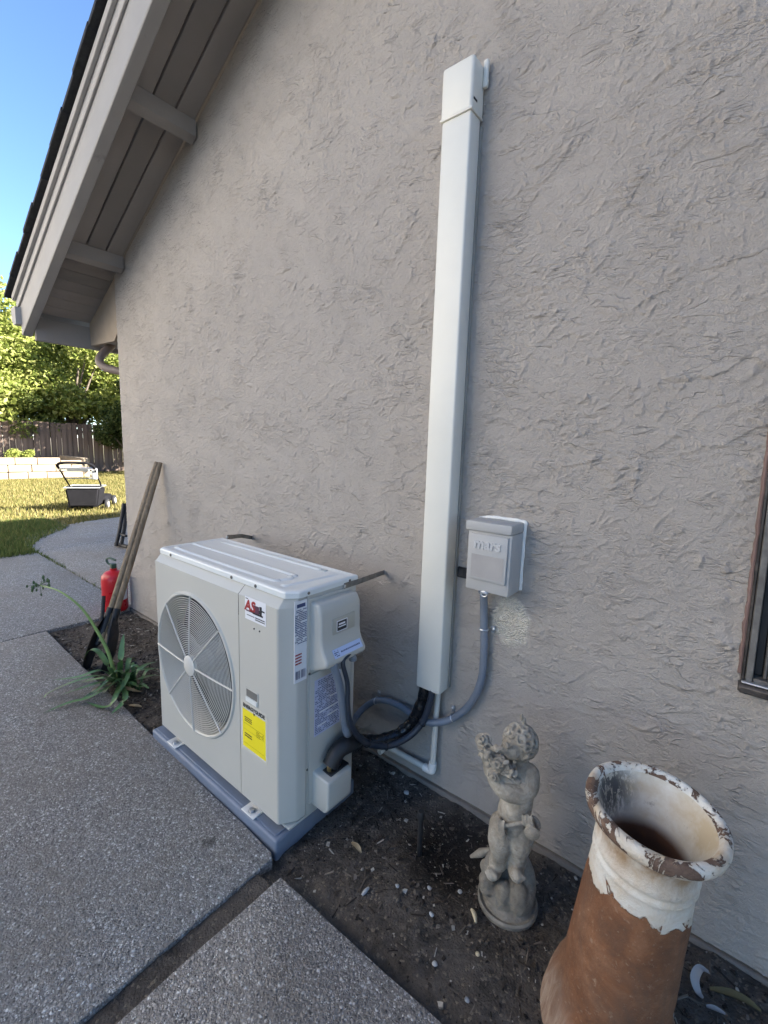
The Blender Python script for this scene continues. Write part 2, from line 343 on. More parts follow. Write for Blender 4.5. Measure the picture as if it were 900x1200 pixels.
M['planter'] = simple('pale_stone_block', (0.24, 0.19, 0.135), 0.85, var=0.16, nscale=5, bump=0.6, bscale=25)
M['bark'] = simple('bark', (0.10, 0.08, 0.062), 0.9, var=0.3, nscale=20, bump=1.0, bscale=40)
M['chip'] = island_material('mulch_chip', [(0.0, (0.02, 0.016, 0.013)), (0.45, (0.065, 0.052, 0.042)), (0.8, (0.13, 0.108, 0.088)), (0.92, (0.20, 0.17, 0.14)), (0.985, (0.42, 0.39, 0.34))])
M['pale_chip'] = simple('pale_wood', (0.50, 0.42, 0.28), 0.8, var=0.15)
M['pale_bark'] = simple('pale_curled_bark', (0.36, 0.37, 0.375), 0.8, var=0.1)
M['dry_leaf'] = simple('dry_leaf', (0.36, 0.28, 0.17), 0.7, var=0.3, nscale=40)
M['strap_leaf'] = simple('strap_leaf', (0.075, 0.155, 0.052), 0.42, var=0.35, nscale=12)
M['stem'] = simple('pale_green_stem', (0.19, 0.29, 0.085), 0.45, var=0.15)
M['seed'] = simple('seed_head', (0.06, 0.11, 0.04), 0.6, var=0.3)
LEAF = lambda n, a, b, c: island_material(n, [(0.0, a), (0.5, b), (1.0, c)], 0.6, 0.45)
M['leaf_yellow'] = LEAF('leaf_yellow_green', (0.13, 0.17, 0.035), (0.24, 0.28, 0.065), (0.38, 0.39, 0.14))
M['leaf_mid'] = LEAF('leaf_mid_green', (0.08, 0.115, 0.03), (0.16, 0.20, 0.05), (0.28, 0.30, 0.10))
M['leaf_dark'] = LEAF('leaf_dark_green', (0.03, 0.05, 0.016), (0.06, 0.09, 0.026), (0.13, 0.155, 0.05))
M['grass'] = island_material('lawn_grass', [(0.0, (0.075, 0.085, 0.022)), (0.4, (0.14, 0.13, 0.038)), (0.75, (0.21, 0.18, 0.065)), (1.0, (0.28, 0.235, 0.11))], 0.7, 0.35)
M['grass_green'] = island_material('green_grass', [(0.0, (0.05, 0.08, 0.02)), (0.5, (0.10, 0.14, 0.035)), (1.0, (0.18, 0.20, 0.06))], 0.7, 0.3)
M['lawn_soil'] = simple('lawn_soil', (0.11, 0.095, 0.035), 0.95, var=0.35, nscale=6, bump=0.5)
M['earth'] = simple('earth', (0.16, 0.13, 0.09), 0.95, var=0.3, nscale=2, bump=0.5)
def glass_mat():
    m = Mat('window_glass'); m.color((0.03, 0.035, 0.035)); m.rough(0.06); m.b.inputs['Specular IOR Level'].default_value = 0.6
    v = m.coord('Object'); m.bump(m.noise(3, 2, 0.5, v), 0.05, 0.01); return m.m
M['glass'] = glass_mat(); M['brass'] = simple('brass', (0.45, 0.32, 0.15), 0.35, 0.9)

# ------------------------------------------------------------------ mesh helpers
class MB:
    def __init__(s): s.v = []; s.f = []
    def add(s, verts, faces):
        k = len(s.v); s.v.extend([tuple(map(float, q)) for q in verts]); s.f.extend([tuple(i+k for i in f) for f in faces]); return s
    def box(s, x0, y0, z0, x1, y1, z1, bevel=0.0, seg=2, M4=None):
        bm = bmesh.new(); bmesh.ops.create_cube(bm, size=1.0)
        for q in bm.verts: q.co = Vector(((x0+x1)/2+q.co.x*(x1-x0), (y0+y1)/2+q.co.y*(y1-y0), (z0+z1)/2+q.co.z*(z1-z0)))
        if bevel > 0: bmesh.ops.bevel(bm, geom=list(bm.edges), offset=bevel, segments=seg, profile=0.5, affect='EDGES')
        return s.bm(bm, M4)
    def bm(s, bm, M4=None):
        if M4 is not None: bm.transform(M4)
        bm.verts.index_update(); s.add([q.co for q in bm.verts], [[q.index for q in f.verts] for f in bm.faces]); bm.free(); return s
    def tube(s, pts, r, n=12, caps=True, closed=False):
        pts = [np.array(q, float) for q in pts]; m = len(pts)
        rr = r if isinstance(r, (list, tuple, np.ndarray)) else [r]*m
        T = []
        for i in range(m):
            a = pts[(i-1) % m] if (closed or i > 0) else pts[i]; b = pts[(i+1) % m] if (closed or i < m-1) else pts[i]
            t = b-a; T.append(t/(np.linalg.norm(t)+1e-12))
        up = np.array([0, 0, 1.0]) if abs(T[0][2]) < 0.9 else np.array([1.0, 0, 0])
        u = np.cross(T[0], up); u /= np.linalg.norm(u); vs = []
        for i in range(m):
            u = u - T[i]*np.dot(u, T[i]); u /= np.linalg.norm(u); w = np.cross(T[i], u)
            for k in range(n):
                a = 2*PI*k/n; vs.append(pts[i]+rr[i]*(math.cos(a)*u+math.sin(a)*w))
        fs = []
        for i in range(m if closed else m-1):
            j = (i+1) % m
            for k in range(n): fs.append((i*n+k, i*n+(k+1) % n, j*n+(k+1) % n, j*n+k))
        if caps and not closed: fs.append(tuple(range(n-1, -1, -1))); fs.append(tuple((m-1)*n+k for k in range(n)))
        return s.add(vs, fs)
    def lathe(s, prof, n=48, M4=None, closed=False):
        vs = []; fs = []; m = len(prof)
        for (r, z) in prof:
            for k in range(n): a = 2*PI*k/n; vs.append(Vector((r*math.cos(a), r*math.sin(a), z)))
        for i in range(m if closed else m-1):
            j = (i+1) % m
            for k in range(n): fs.append((i*n+k, i*n+(k+1) % n, j*n+(k+1) % n, j*n+k))
        if not closed:
            fs.append(tuple(range(n-1, -1, -1))); fs.append(tuple((m-1)*n+k for k in range(n)))
        if M4 is not None: vs = [M4 @ q for q in vs]
        return s.add(vs, fs)
    def quad(s, o, u, v, x0, y0, x1, y1, lift=0.0):
        o = np.array(o, float); u = np.array(u, float); v = np.array(v, float); nn = np.cross(u, v)*lift
        return s.add([o+u*a+v*b+nn for a, b in ((x0, y0), (x1, y0), (x1, y1), (x0, y1))], [(0, 1, 2, 3)])
    def plate(s, o, u, v, x0, y0, x1, y1, t):
        o = np.array(o, float); u = np.array(u, float); v = np.array(v, float); n = np.cross(u, v)
        c = [(x0, y0), (x1, y0), (x1, y1), (x0, y1)]
        vs = [o+u*a+v*b for a, b in c]+[o+u*a+v*b+n*t for a, b in c]
        return s.add(vs, [(3, 2, 1, 0), (4, 5, 6, 7), (0, 1, 5, 4), (1, 2, 6, 5), (2, 3, 7, 6), (3, 0, 4, 7)])
    def prism(s, poly, o, u, v, t0, t1):
        """polygon in (u,v) extruded along u x v"""
        o = np.array(o, float); u = np.array(u, float); v = np.array(v, float); n = np.cross(u, v); m = len(poly)
        vs = [o+u*a+v*b+n*t0 for a, b in poly]+[o+u*a+v*b+n*t1 for a, b in poly]
        fs = [tuple(range(m-1, -1, -1)), tuple(range(m, 2*m))]+[(i, (i+1) % m, m+(i+1) % m, m+i) for i in range(m)]
        return s.add(vs, fs)
    def sphere(s, c, r, sub=2, sc=(1, 1, 1), rot=None):
        bm = bmesh.new(); bmesh.ops.create_icosphere(bm, subdivisions=sub, radius=1.0)
        S = Matrix.Diagonal((r*sc[0], r*sc[1], r*sc[2], 1)); Mx = Matrix.Translation(Vector([float(q) for q in c])) @ ((rot.to_4x4() @ S) if rot is not None else S)
        return s.bm(bm, Mx)

def origin_of(p):
    v = Vector((0, 0, 0))
    while p is not None: v += p.location; p = p.parent
    return v

def obj(name, mb, mat, parent=None, smooth=40, base=None):
    """link the collected mesh as one object; vertices are in world space"""
    me = bpy.data.meshes.new(name); o = bpy.data.objects.new(name, me)
    org = origin_of(parent)
    if base is not None and parent is None: o.location = Vector(base); org = Vector(base)
    vs = [(q[0]-org.x, q[1]-org.y, q[2]-org.z) for q in mb.v]
    me.from_pydata(vs, [], mb.f); me.materials.append(mat); me.update()
    if smooth:
        me.polygons.foreach_set('use_smooth', [True]*len(me.polygons)); me.set_sharp_from_angle(angle=math.radians(smooth))
    if parent is not None: o.parent = parent
    COL.objects.link(o); return o

def raw(name, V, F, mat, parent=None, smooth=False, nv=4):
    """fast numpy mesh: V (n,3), F (m,nv)"""
    me = bpy.data.meshes.new(name); V = np.ascontiguousarray(V, dtype=np.float32); F = np.ascontiguousarray(F, dtype=np.int32)
    me.vertices.add(len(V)); me.vertices.foreach_set('co', V.ravel())
    me.loops.add(F.size); me.loops.foreach_set('vertex_index', F.ravel())
    me.polygons.add(len(F)); me.polygons.foreach_set('loop_start', np.arange(0, F.size, nv, dtype=np.int32))
    me.polygons.foreach_set('use_smooth', np.full(len(F), smooth)); me.materials.append(mat)
    me.update(calc_edges=True); me.validate()
    o = bpy.data.objects.new(name, me)
    if parent is not None:
        o.parent = parent
    COL.objects.link(o); return o

def thing(name, label, cat, loc=(0, 0, 0), group=None):
    o = bpy.data.objects.new(name, None); COL.objects.link(o); o.location = Vector([float(q) for q in loc]); o.empty_display_size = 0.1
    o['label'] = label; o['category'] = cat
    if group: o['group'] = group
    return o
def tag(o, label=None, cat=None, group=None, kind=None):
    if label: o['label'] = label
    if cat: o['category'] = cat
    if group: o['group'] = group
    if kind: o['kind'] = kind
    return o
def structure(name, loc=(0, 0, 0)):
    o = bpy.data.objects.new(name, None); COL.objects.link(o); o.location = Vector(loc); o['kind'] = 'structure'; return o

def spline(P, n=10):
    """Catmull-Rom through the points"""
    P = [np.array(q, float) for q in P]; out = []
    Q = [2*P[0]-P[1]]+P+[2*P[-1]-P[-2]]
    for i in range(1, len(Q)-2):
        for k in range(n):
            t = k/n; a, b, c, d = Q[i-1], Q[i], Q[i+1], Q[i+2]
            out.append(0.5*((2*b)+(c-a)*t+(2*a-5*b+4*c-d)*t*t+(3*b-3*c+d-a)*t**3))
    out.append(P[-1]); return out

def text_geo(body, size, o, u, v, lift, extrude=0.0, mb=None, bold=0.0, shear=0.0, sx=1.0):
    cu = bpy.data.curves.new('lettering', 'FONT'); cu.body = body; cu.size = size; cu.extrude = extrude; cu.offset = bold; cu.shear = shear
    cu.align_x = 'CENTER'; cu.align_y = 'CENTER'; cu.resolution_u = 3
    to = bpy.data.objects.new('lettering', cu); COL.objects.link(to)
    dg = bpy.context.evaluated_depsgraph_get(); dg.update()
    me = bpy.data.meshes.new_from_object(to.evaluated_get(dg))
    o = np.array(o, float); u = np.array(u, float); v = np.array(v, float); n = np.cross(u, v)
    mb = mb or MB()
    mb.add([o+u*(q.co.x*sx)+v*q.co.y+n*(q.co.z+lift) for q in me.vertices], [tuple(p.vertices) for p in me.polygons])
    bpy.data.objects.remove(to); bpy.data.meshes.remove(me); bpy.data.curves.remove(cu)
    return mb

def vnoise(shape, cell, rng, octaves=1, gain=0.5):
    """smooth value noise on a grid"""
    out = np.zeros(shape); amp = 1.0; tot = 0
    for _ in range(octaves):
        gy, gx = int(shape[0]/cell)+4, int(shape[1]/cell)+4
        g = rng.random((gy, gx))
        y = np.arange(shape[0])/cell; x = np.arange(shape[1])/cell
        yi = y.astype(int); xi = x.astype(int); fy = y-yi; fx = x-xi; fy = fy*fy*(3-2*fy); fx = fx*fx*(3-2*fx)
        a = g[yi][:, xi]; b = g[yi][:, xi+1]; c = g[yi+1][:, xi]; d = g[yi+1][:, xi+1]
        out += amp*((a*(1-fx)+b*fx)*(1-fy)[:, None]+(c*(1-fx)+d*fx)*fy[:, None])
        tot += amp; amp *= gain; cell = max(cell/2, 1.0)
    return out/tot

# ================================================================== SETTING
XC = -3.667                       # west corner of the house
def zs(x): return 2.93+0.47*(x+2.473)      # underside of the lookouts along the rake
SLOPE = math.atan(0.47)

g = MB(); g.add([(-300, -300, -0.14), (300, -300, -0.14), (300, 300, -0.14), (-300, 300, -0.14)], [(0, 1, 2, 3)])
tag(obj('ground', g, M['earth'], smooth=0), kind='structure')

# ---- paving slabs
patio = structure('patio')
def slab(poly, z1=0.0, z0=-0.10):
    bm = bmesh.new()
    P = []
    for i, (x, y) in enumerate(poly):           # subdivide the outline so that edges can wander
        x2, y2 = poly[(i+1) % len(poly)]; L = math.hypot(x2-x, y2-y); k = max(1, min(60, int(L/0.05)))
        for j in range(k):
            a, b = x+(x2-x)*j/k, y+(y2-y)*j/k
            w = 0.0035 if j else 0.0
            P.append((a+w*mnoise.noise(Vector((a*6, b*6, 1.0))), b+w*mnoise.noise(Vector((a*6, b*6, 7.0)))))
    f = bm.faces.new([bm.verts.new((a, b, z1)) for a, b in P])
    r = bmesh.ops.extrude_face_region(bm, geom=[f]); 
    for q in r['geom']:
        if isinstance(q, bmesh.types.BMVert): q.co.z = z0
    bm.normal_update()
    top = [e for e in bm.edges if all(abs(q.co.z-z1) < 1e-6 for q in e.verts)]
    bmesh.ops.bevel(bm, geom=top, offset=0.007, segments=2, profile=0.5, affect='EDGES')
    bmesh.ops.recalc_face_normals(bm, faces=list(bm.faces))
    return obj('slab', MB().bm(bm), M['aggregate'], patio, smooth=35)
slab([(-3.605, -0.573), (-3.605, -3.2), (-1.035, -3.2), (-1.05, -0.628), (-1.07, -0.616), (-1.95, -0.600), (-2.6, -0.588)])
slab([(-0.985, -3.2), (2.6, -3.2), (2.6, -0.60), (-0.3, -0.628), (-0.980, -0.650)])
slab([(-3.617, -3.2), (-3.617, -0.55), (-3.60, -0.285), (-3.66, -0.012), (-3.69, 0.0), (-6.20, 0.0), (-6.14, -0.6), (-6.3, -3.2)])
slab([(-3.70, 0.012), (-3.70, 3.0), (-6.24, 3.0), (-6.24, 0.012)], -0.004)
slab([(-6.252, 0.012), (-6.252, 3.0), (-8.2, 3.0), (-8.13, 1.67), (-7.98, 0.95), (-7.65, 0.45), (-7.2, 0.10), (-6.7, 0.012)], -0.006)

# ---- bed soil and the dirt-filled joint: one displaced sheet each
def relief_sheet(name, x0, x1, y0, y1, step, z, amp, mat, rng, fn=None):
    nx, ny = int((x1-x0)/step)+1, int((y1-y0)/step)+1
    X, Y = np.meshgrid(np.linspace(x0, x1, nx), np.linspace(y0, y1, ny))
    Zh = z+amp*((vnoise((ny, nx), 14, rng, 5, 0.62)-0.5)*2) + 0.4*amp*(vnoise((ny, nx), 60, rng, 2)-0.5)*2
    if fn is not None: Zh = fn(X, Y, Zh)
    V = np.stack([X, Y, Zh], -1).reshape(-1, 3); I = np.arange(nx*ny).reshape(ny, nx)
    F = np.stack([I[:-1, :-1], I[:-1, 1:], I[1:, 1:], I[1:, :-1]], -1).reshape(-1, 4)
    return raw(name, V, F, mat, None, True), (X, Y, Zh)
def bed_fn(X, Y, Z):
    Z = Z-0.012*np.exp(-((Y+0.62)/0.035)**2)            # the hollow along the slab edge
    Z = Z-0.045*np.exp(-(((X+0.62)/0.13)**2+((Y+0.20)/0.12)**2))     # the dug hole by the riser
    Z = Z+0.018*np.exp(-(((X+0.62)/0.22)**2+((Y+0.42)/0.10)**2))
    return Z
bed, (BX, BY, BZ) = relief_sheet('soil', -3.72, 1.6, -0.68, 0.01, 0.008, -0.030, 0.017, M['soil'], np.random.default_rng(3), bed_fn)
tag(bed, kind='structure')
def soil_z(x, y):
    j = int(np.clip((x+3.72)/(BX[0, 1]-BX[0, 0]), 0, BX.shape[1]-1)); i = int(np.clip((y+0.68)/(BY[1, 0]-BY[0, 0]), 0, BX.shape[0]-1)); return float(BZ[i, j])
jt, _ = relief_sheet('dirt_joint', -1.09, -0.94, -3.2, -0.685, 0.006, -0.015, 0.011, M['soil'], np.random.default_rng(4))
tag(jt, kind='structure')

# ---- lawn ground and its grass
lw = MB(); lw.add([(-6.0, -14, -0.03), (-6.0, 0.02, -0.03), (-8.0, 1.0, -0.03), (-8.1, 30, -0.03), (-60, 30, -0.03), (-60, -14, -0.03)], [(0, 1, 2, 3, 4, 5)])
tag(obj('lawn', lw, M['lawn_soil'], smooth=0), kind='structure')
def blades(name, xy, hmin, hmax, width, mat, rng, lean=0.6, z=-0.03):
    n = len(xy); a = rng.random(n)*2*PI; h = hmin+(hmax-hmin)*rng.random(n); l = lean*h*rng.random(n); b = rng.random(n)*2*PI
    w = width*(0.6+0.8*rng.random(n)); base = np.concatenate([xy, np.full((n, 1), z)], 1)
    d = np.stack([np.cos(a), np.sin(a), 0*a], 1)*w[:, None]
    tip = base+np.stack([l*np.cos(b), l*np.sin(b), h], 1)
    V = np.stack([base-d, base+d, tip], 1).reshape(-1, 3); F = np.arange(3*n).reshape(n, 3)
    return raw(name, V, F, mat, None, False, 3)
rg = np.random.default_rng(5)
xy = np.stack([-6.1-13*rg.random(150000)**0.8, -2.5+11.5*rg.random(150000)], 1)
edge = np.where(xy[:, 1] > 0.0, -6.3-1.9*np.clip(xy[:, 1]/1.4, 0, 1)**0.6, -6.12)
xy = xy[xy[:, 0] < edge-0.03]
tag(blades('grass', xy, 0.03, 0.085, 0.010, M['grass'], rg), kind='stuff')
xy = np.stack([-6.05-2.6*rg.random(26000)**1.3, -1.9+2.6*rg.random(26000)], 1)
edge = np.where(xy[:, 1] > 0.0, -6.3-1.9*np.clip(xy[:, 1]/1.4, 0, 1)**0.6, -6.10)
xy = xy[(xy[:, 0] < edge)]
tag(blades('green_grass', xy, 0.03, 0.10, 0.007, M['grass_green'], rg, 0.9), kind='stuff')
t = np.concatenate([np.stack([-4.1-2.1*rg.random(420), 0.006+0.010*rg.standard_normal(420)], 1)])
t = t[(t[:, 0] < -5.3) | (rg.random(len(t)) < 0.18)]
tag(blades('joint_weeds', t, 0.01, 0.045, 0.004, M['grass_green'], rg, 1.2, -0.005), kind='stuff')

# ================================================================== HOUSE
house = thing('house', 'taupe stuccoed house with painted wood eaves and a bronze window', 'house', (XC, 0, 0))
def gable_wall():
    st = 0.0034; x0, x1, z0, z1 = XC, 0.80, -0.002, 3.32
    nx, nz = int((x1-x0)/st)+1, int((z1-z0)/st)+1; sh = (nz, nx); rng = np.random.default_rng(21)
    X = np.linspace(x0, x1, nx); Z = np.linspace(z0, z1, nz)
    H = 0.0040*(vnoise(sh, 130, rng, 2)-0.5)
    warp1 = vnoise(sh, 34, rng, 5, 0.62)-0.5; warp2 = vnoise(sh, 34, rng, 5, 0.62)-0.5; ragged = vnoise(sh, 11, rng, 4, 0.62)-0.5; gate = vnoise(sh, 20, rng, 3, 0.6)
    dens = vnoise(sh, 240, rng, 2)
    def trowel(n, Lr, Wr, tr, ang_mu, ang_sd, comb_p, seed, dpow):
        r = np.random.default_rng(seed)
        for _ in range(n):
            cx = r.integers(0, nx); cz = r.integers(0, nz)
            if r.random() > (0.25+1.2*dens[cz, cx])**dpow: continue
            L = (Lr[0]+(Lr[1]-Lr[0])*r.random()**1.5)/st; Wd = (Wr[0]+(Wr[1]-Wr[0])*r.random()**1.5)/st
            a = ang_mu+ang_sd*r.standard_normal(); R = int(max(L, Wd)*1.35)+2
            i0, i1, j0, j1 = max(0, cz-R), min(nz, cz+R), max(0, cx-R), min(nx, cx+R)
            if i1-i0 < 4 or j1-j0 < 4: continue
            JJ, II = np.meshgrid(np.arange(j0, j1)-cx, np.arange(i0, i1)-cz)
            w1 = warp1[i0:i1, j0:j1]; w2 = warp2[i0:i1, j0:j1]; rg_ = ragged[i0:i1, j0:j1]; gt = gate[i0:i1, j0:j1]
            ca, sa = math.cos(a), math.sin(a)
            u = (JJ*ca+II*sa)/L+w1*0.9+rg_*0.26; v = (-JJ*sa+II*ca)/Wd+w2*1.2+rg_*0.40
            d = np.maximum(np.abs(u), np.abs(v)); d = 0.6*d+0.4*np.sqrt(u*u+v*v)
            dist = (1-d)*min(L, Wd)                                 # cells inside the edge
            feather = np.clip(0.5-0.6*v, 0, 1)                      # fades towards the far long side
            t_ = tr[0]+(tr[1]-tr[0])*r.random()
            burr = np.exp(-((dist-0.9)/0.85)**2)*np.clip((gt-0.42)*7, 0, 1)*np.clip(feather*1.6, 0, 1)
            h = t_*(0.55*np.clip(dist/0.9, 0, 1)*feather+0.95*burr)
            if r.random() < comb_p:
                k = r.uniform(0.42, 0.8); edge = np.clip(dist/1.2, 0, 1)
                h = h*0.6+edge*t_*0.75*np.clip(np.sin((-JJ*sa+II*ca)*k+6*w1+4*rg_)*1.8, -0.2, 1)*np.clip(rg_*5+0.7, 0, 1)
            H[i0:i1, j0:j1] += h
    trowel(420, (0.10, 0.30), (0.04, 0.13), (0.0008, 0.0026), 0.38, 0.5, 0.16, 31, 1.0)
    trowel(3000, (0.02, 0.09), (0.007, 0.032), (0.0008, 0.0030), 0.45, 0.5, 0.25, 32, 1.6)
    trowel(14000, (0.007, 0.032), (0.0034, 0.009), (0.0010, 0.0034), 0.5, 0.6, 0.0, 33, 2.0)
    trowel(420, (0.03, 0.10), (0.02, 0.06), (0.0008, 0.0020), 1.5, 0.25, 0.7, 34, 1.0)          # vertical drags
    grit = np.clip(vnoise(sh, 4, rng, 2, 0.7)-0.60, 0, 1)*np.clip((vnoise(sh, 150, rng, 2)-0.48)*4, 0, 1)
    H += grit*0.012
    # rough torn rendering beside the window and the scraped patch under the box
    XX, ZZ = np.meshgrid(X, Z)
    near = np.exp(-((XX-0.0)/0.035)**2)*((ZZ > 0.70) & (ZZ < 1.6)); H += near*np.clip(ragged*3, -0.3, 1)*0.010
    pt = np.exp(-(((XX+0.563)/0.065)**2+((ZZ-0.748)/0.085)**2)**2); H = H*(1-pt)+pt*(-0.0015+0.006*np.clip(vnoise(sh, 4, rng, 2, 0.8)-0.35, 0, 1))
    H = np.clip(H*0.84, -0.004, 0.0120)
    # mesh columns: as fine as the field nearby, wider far along the wall
    cols = [nx-1]
    while cols[-1] > 0:
        x = X[cols[-1]]; cols.append(max(0, cols[-1]-(1 if x > -1.7 else (2 if x > -3.0 else 3))))
    cols = np.array(cols[::-1]); XX, ZZ, H = XX[:, cols], ZZ[:, cols], H[:, cols]; nx = len(cols)
    V = np.stack([XX, -H, ZZ], -1).reshape(-1, 3)-np.array([XC, 0, 0]); I = np.arange(nx*nz).reshape(nz, nx)
    cx = (XX[:-1, :-1]+XX[1:, 1:])/2; cz = (ZZ[:-1, :-1]+ZZ[1:, 1:])/2
    keep = (cz < zs(cx)+0.09) & ~((cx > 0.048-0.022*(cz-0.757)) & (cz > 0.757)) & (cz < 2.82-0.52*(cx+0.71))
    F = np.stack([I[:-1, :-1], I[:-1, 1:], I[1:, 1:], I[1:, :-1]], -1)[keep]
    used = np.unique(F); remap = np.zeros(len(V), np.int32); remap[used] = np.arange(len(used))
    raw('gable_wall', V[used], remap[F], M['stucco'], house, True)
    mb = MB(); mb.add([(-2.0, 0.006, 2.9), (0.8, 0.006, 2.0), (0.8, 0.006, zs(0.8)+0.09), (-2.0, 0.006, zs(-2.0)+0.09)], [(0, 1, 2, 3)])     # plain upper gable above the view
    obj('upper_gable', mb, M['stucco'], house, 0)
gable_wall()
hb = MB()
hb.box(0.80, 0.0, -0.1, 1.0, 0.2, 0.757)                                              # the wall goes on to the right of the frame
obj('wall_below_window', hb, M['stucco'], house, 0)
hb = MB(); hb.prism([(0.80, 2.0), (7.0, 2.0), (7.0, zs(7.0)+0.09), (0.80, zs(0.8)+0.09)], (0, 0.2, 0), (1, 0, 0), (0, 0, 1), 0, 0.2)
hb.box(1.0, 0.0, -0.1, 7.0, 0.2, 2.0)
obj('wall_beyond_window', hb, M['stucco'], house, 0)
hb = MB(); hb.box(XC, 0.012, -0.1, XC+0.2, 9.0, 2.15); obj('side_wall', hb, M['stucco'], house, 0)
hb = MB(); hb.box(XC-0.002, 0.010, -0.16, 0.8, 0.19, -0.003); hb.box(XC-0.004, -0.006, -0.16, 0.8, 0.009, -0.014, 0.003)
obj('foundation', hb, simple('foundation_concrete', (0.20, 0.175, 0.15), 0.9, var=0.2, nscale=12, bump=0.5), house)
# roof plane, soffit boards, lookouts, barge
XE = -4.29; XT = 3.5
def sloped(mb, x0, x1, y0, y1, d0, d1, bev=0.003):
    """beam along the rake, between offsets d0 and d1 above the lookout underside"""
    vs = []
    for x in (x0, x1):
        for y, d in ((y0, d0), (y1, d0), (y1, d1), (y0, d1)): vs.append((x, y, zs(x)+d))
    bm = bmesh.new(); q = [bm.verts.new(c) for c in vs]
    for f in ((3, 2, 1, 0), (4, 5, 6, 7), (0, 1, 5, 4), (1, 2, 6, 5), (2, 3, 7, 6), (3, 0, 4, 7)): bm.faces.new([q[i] for i in f])
    if bev: bmesh.ops.bevel(bm, geom=list(bm.edges), offset=bev, segments=1, affect='EDGES')
    bmesh.ops.recalc_face_normals(bm, faces=list(bm.faces)); mb.bm(bm); return mb
SP = [(-0.352, -0.305), (-0.301, -0.205), (-0.199, -0.105), (-0.101, -0.001)]
XL = (-2.52, -3.50)
sp = [-0.352, -0.232, -0.118, -0.012]
for a, b in zip(sp[:-1], sp[1:]):
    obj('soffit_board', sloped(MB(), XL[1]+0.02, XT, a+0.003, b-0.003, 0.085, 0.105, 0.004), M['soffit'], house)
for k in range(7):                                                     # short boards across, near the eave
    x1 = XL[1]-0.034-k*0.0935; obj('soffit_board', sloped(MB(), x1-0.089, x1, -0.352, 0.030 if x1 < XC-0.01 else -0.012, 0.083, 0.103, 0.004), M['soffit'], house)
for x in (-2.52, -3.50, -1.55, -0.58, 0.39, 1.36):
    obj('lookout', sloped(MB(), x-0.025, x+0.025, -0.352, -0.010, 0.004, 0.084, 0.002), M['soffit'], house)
obj('barge_board', sloped(MB(), XE, XT, -0.415, -0.353, -0.03, 0.215, 0.004), M['barge'], house)
obj('barge_trim', sloped(MB(), XE-0.02, XT, -0.430, -0.4155, 0.165, 0.262, 0.003), M['barge'], house)
obj('barge_moulding', sloped(MB(), XE-0.03, XT, -0.452, -0.4305, 0.222, 0.262, 0.003), M['barge'], house)
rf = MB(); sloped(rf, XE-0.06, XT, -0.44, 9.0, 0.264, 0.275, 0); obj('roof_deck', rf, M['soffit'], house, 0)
for k in range(40):
    x0 = XE-0.09+k*0.20
    if x0 > XT: break
    o1 = 0.278+0.004*(k % 2); dx = random.uniform(-0.006, 0.006)
    obj('shingle_course', sloped(MB(), x0, min(x0+0.215, XT), -0.480+dx, 9.0, o1, o1+0.022, 0), M['shingle'], house, 0)
# the far roof slope closes the gable
rf = MB(); zt = zs(XT)+0.29; rf.add([(XT, -0.48, zt), (XT+9, -0.48, zt-4.2), (XT+9, 9, zt-4.2), (XT, 9, zt)], [(0, 1, 2, 3)]); obj('far_roof_slope', rf, M['shingle'], house, 0)
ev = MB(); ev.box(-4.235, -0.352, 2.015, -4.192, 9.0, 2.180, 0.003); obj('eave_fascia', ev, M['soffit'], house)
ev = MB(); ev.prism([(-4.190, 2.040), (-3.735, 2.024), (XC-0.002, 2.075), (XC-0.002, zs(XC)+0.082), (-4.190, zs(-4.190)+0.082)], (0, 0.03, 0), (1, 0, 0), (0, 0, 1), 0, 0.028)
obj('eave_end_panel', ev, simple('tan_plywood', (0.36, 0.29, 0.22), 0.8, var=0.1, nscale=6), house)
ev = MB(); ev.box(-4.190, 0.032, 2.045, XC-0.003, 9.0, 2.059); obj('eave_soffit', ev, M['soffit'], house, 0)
gu = MB(); gu.prism([(-4.37, 2.24), (-4.265, 2.24), (-4.265, 2.12), (-4.325, 2.115), (-4.37, 2.155)], (0, 9.0, 0), (1, 0, 0), (0, 0, 1), 0, 9.45)
obj('gutter', gu, M['barge'], house, 20)
dp = MB(); P = [np.array((-4.04, 0.10, 2.05)), onX(117, 420, -4.0), onX(124, 431, -3.93), np.array((-3.735, 0.13, 1.80)), np.array((-3.71, 0.13, 1.72)), np.array((-3.71, 0.13, 0.1))]
P = spline(P[:5], 6)+[P[5]]
dp.tube(P, 0.030, 10); obj('downspout', dp, simple('brown_downspout', (0.21, 0.16, 0.135), 0.5, var=0.1), house)
# window at the right edge
WT = Matrix(((1, 0, -0.022, -0.014+0.022*0.757), (0, 1, 0, 0), (0, 0, 1, 0), (0, 0, 0, 1)))      # the frame stands a touch out of true
def wbox(name, boxes, mat, par, bev=0.002, smooth=40):
    mb = MB()
    for q in boxes: mb.box(*q, bev, 1, WT)
    return obj(name, mb, mat, par, smooth)
M['frame_grey'] = simple('weathered_frame', (0.17, 0.158, 0.145), 0.45, 0.3, var=0.35, nscale=25, dirt=0.6, dirtcol=(0.05, 0.042, 0.038))
win = wbox('window', [(0.060, -0.012, 0.775, 0.068, 0.06, 1.98)], M['bronze'], house)
wbox('frame', [(0.0685, -0.016, 0.775, 0.084, 0.06, 1.98), (0.0845, -0.016, 0.775, 0.99, 0.06, 0.788), (0.0845, -0.016, 1.96, 0.99, 0.06, 1.98)], M['frame_grey'], win)
wbox('sill', [(0.056, -0.040, 0.750, 1.0, 0.03, 0.773)], M['bronze'], win, 0.006)
wbox('sill_flashing', [(0.062, -0.030, 0.7735, 0.30, -0.0165, 0.7790)], M['zinc'], win)
wbox('track', [(0.0845, 0.012, 0.789, 0.102, 0.05, 1.958)], M['dark'], win)
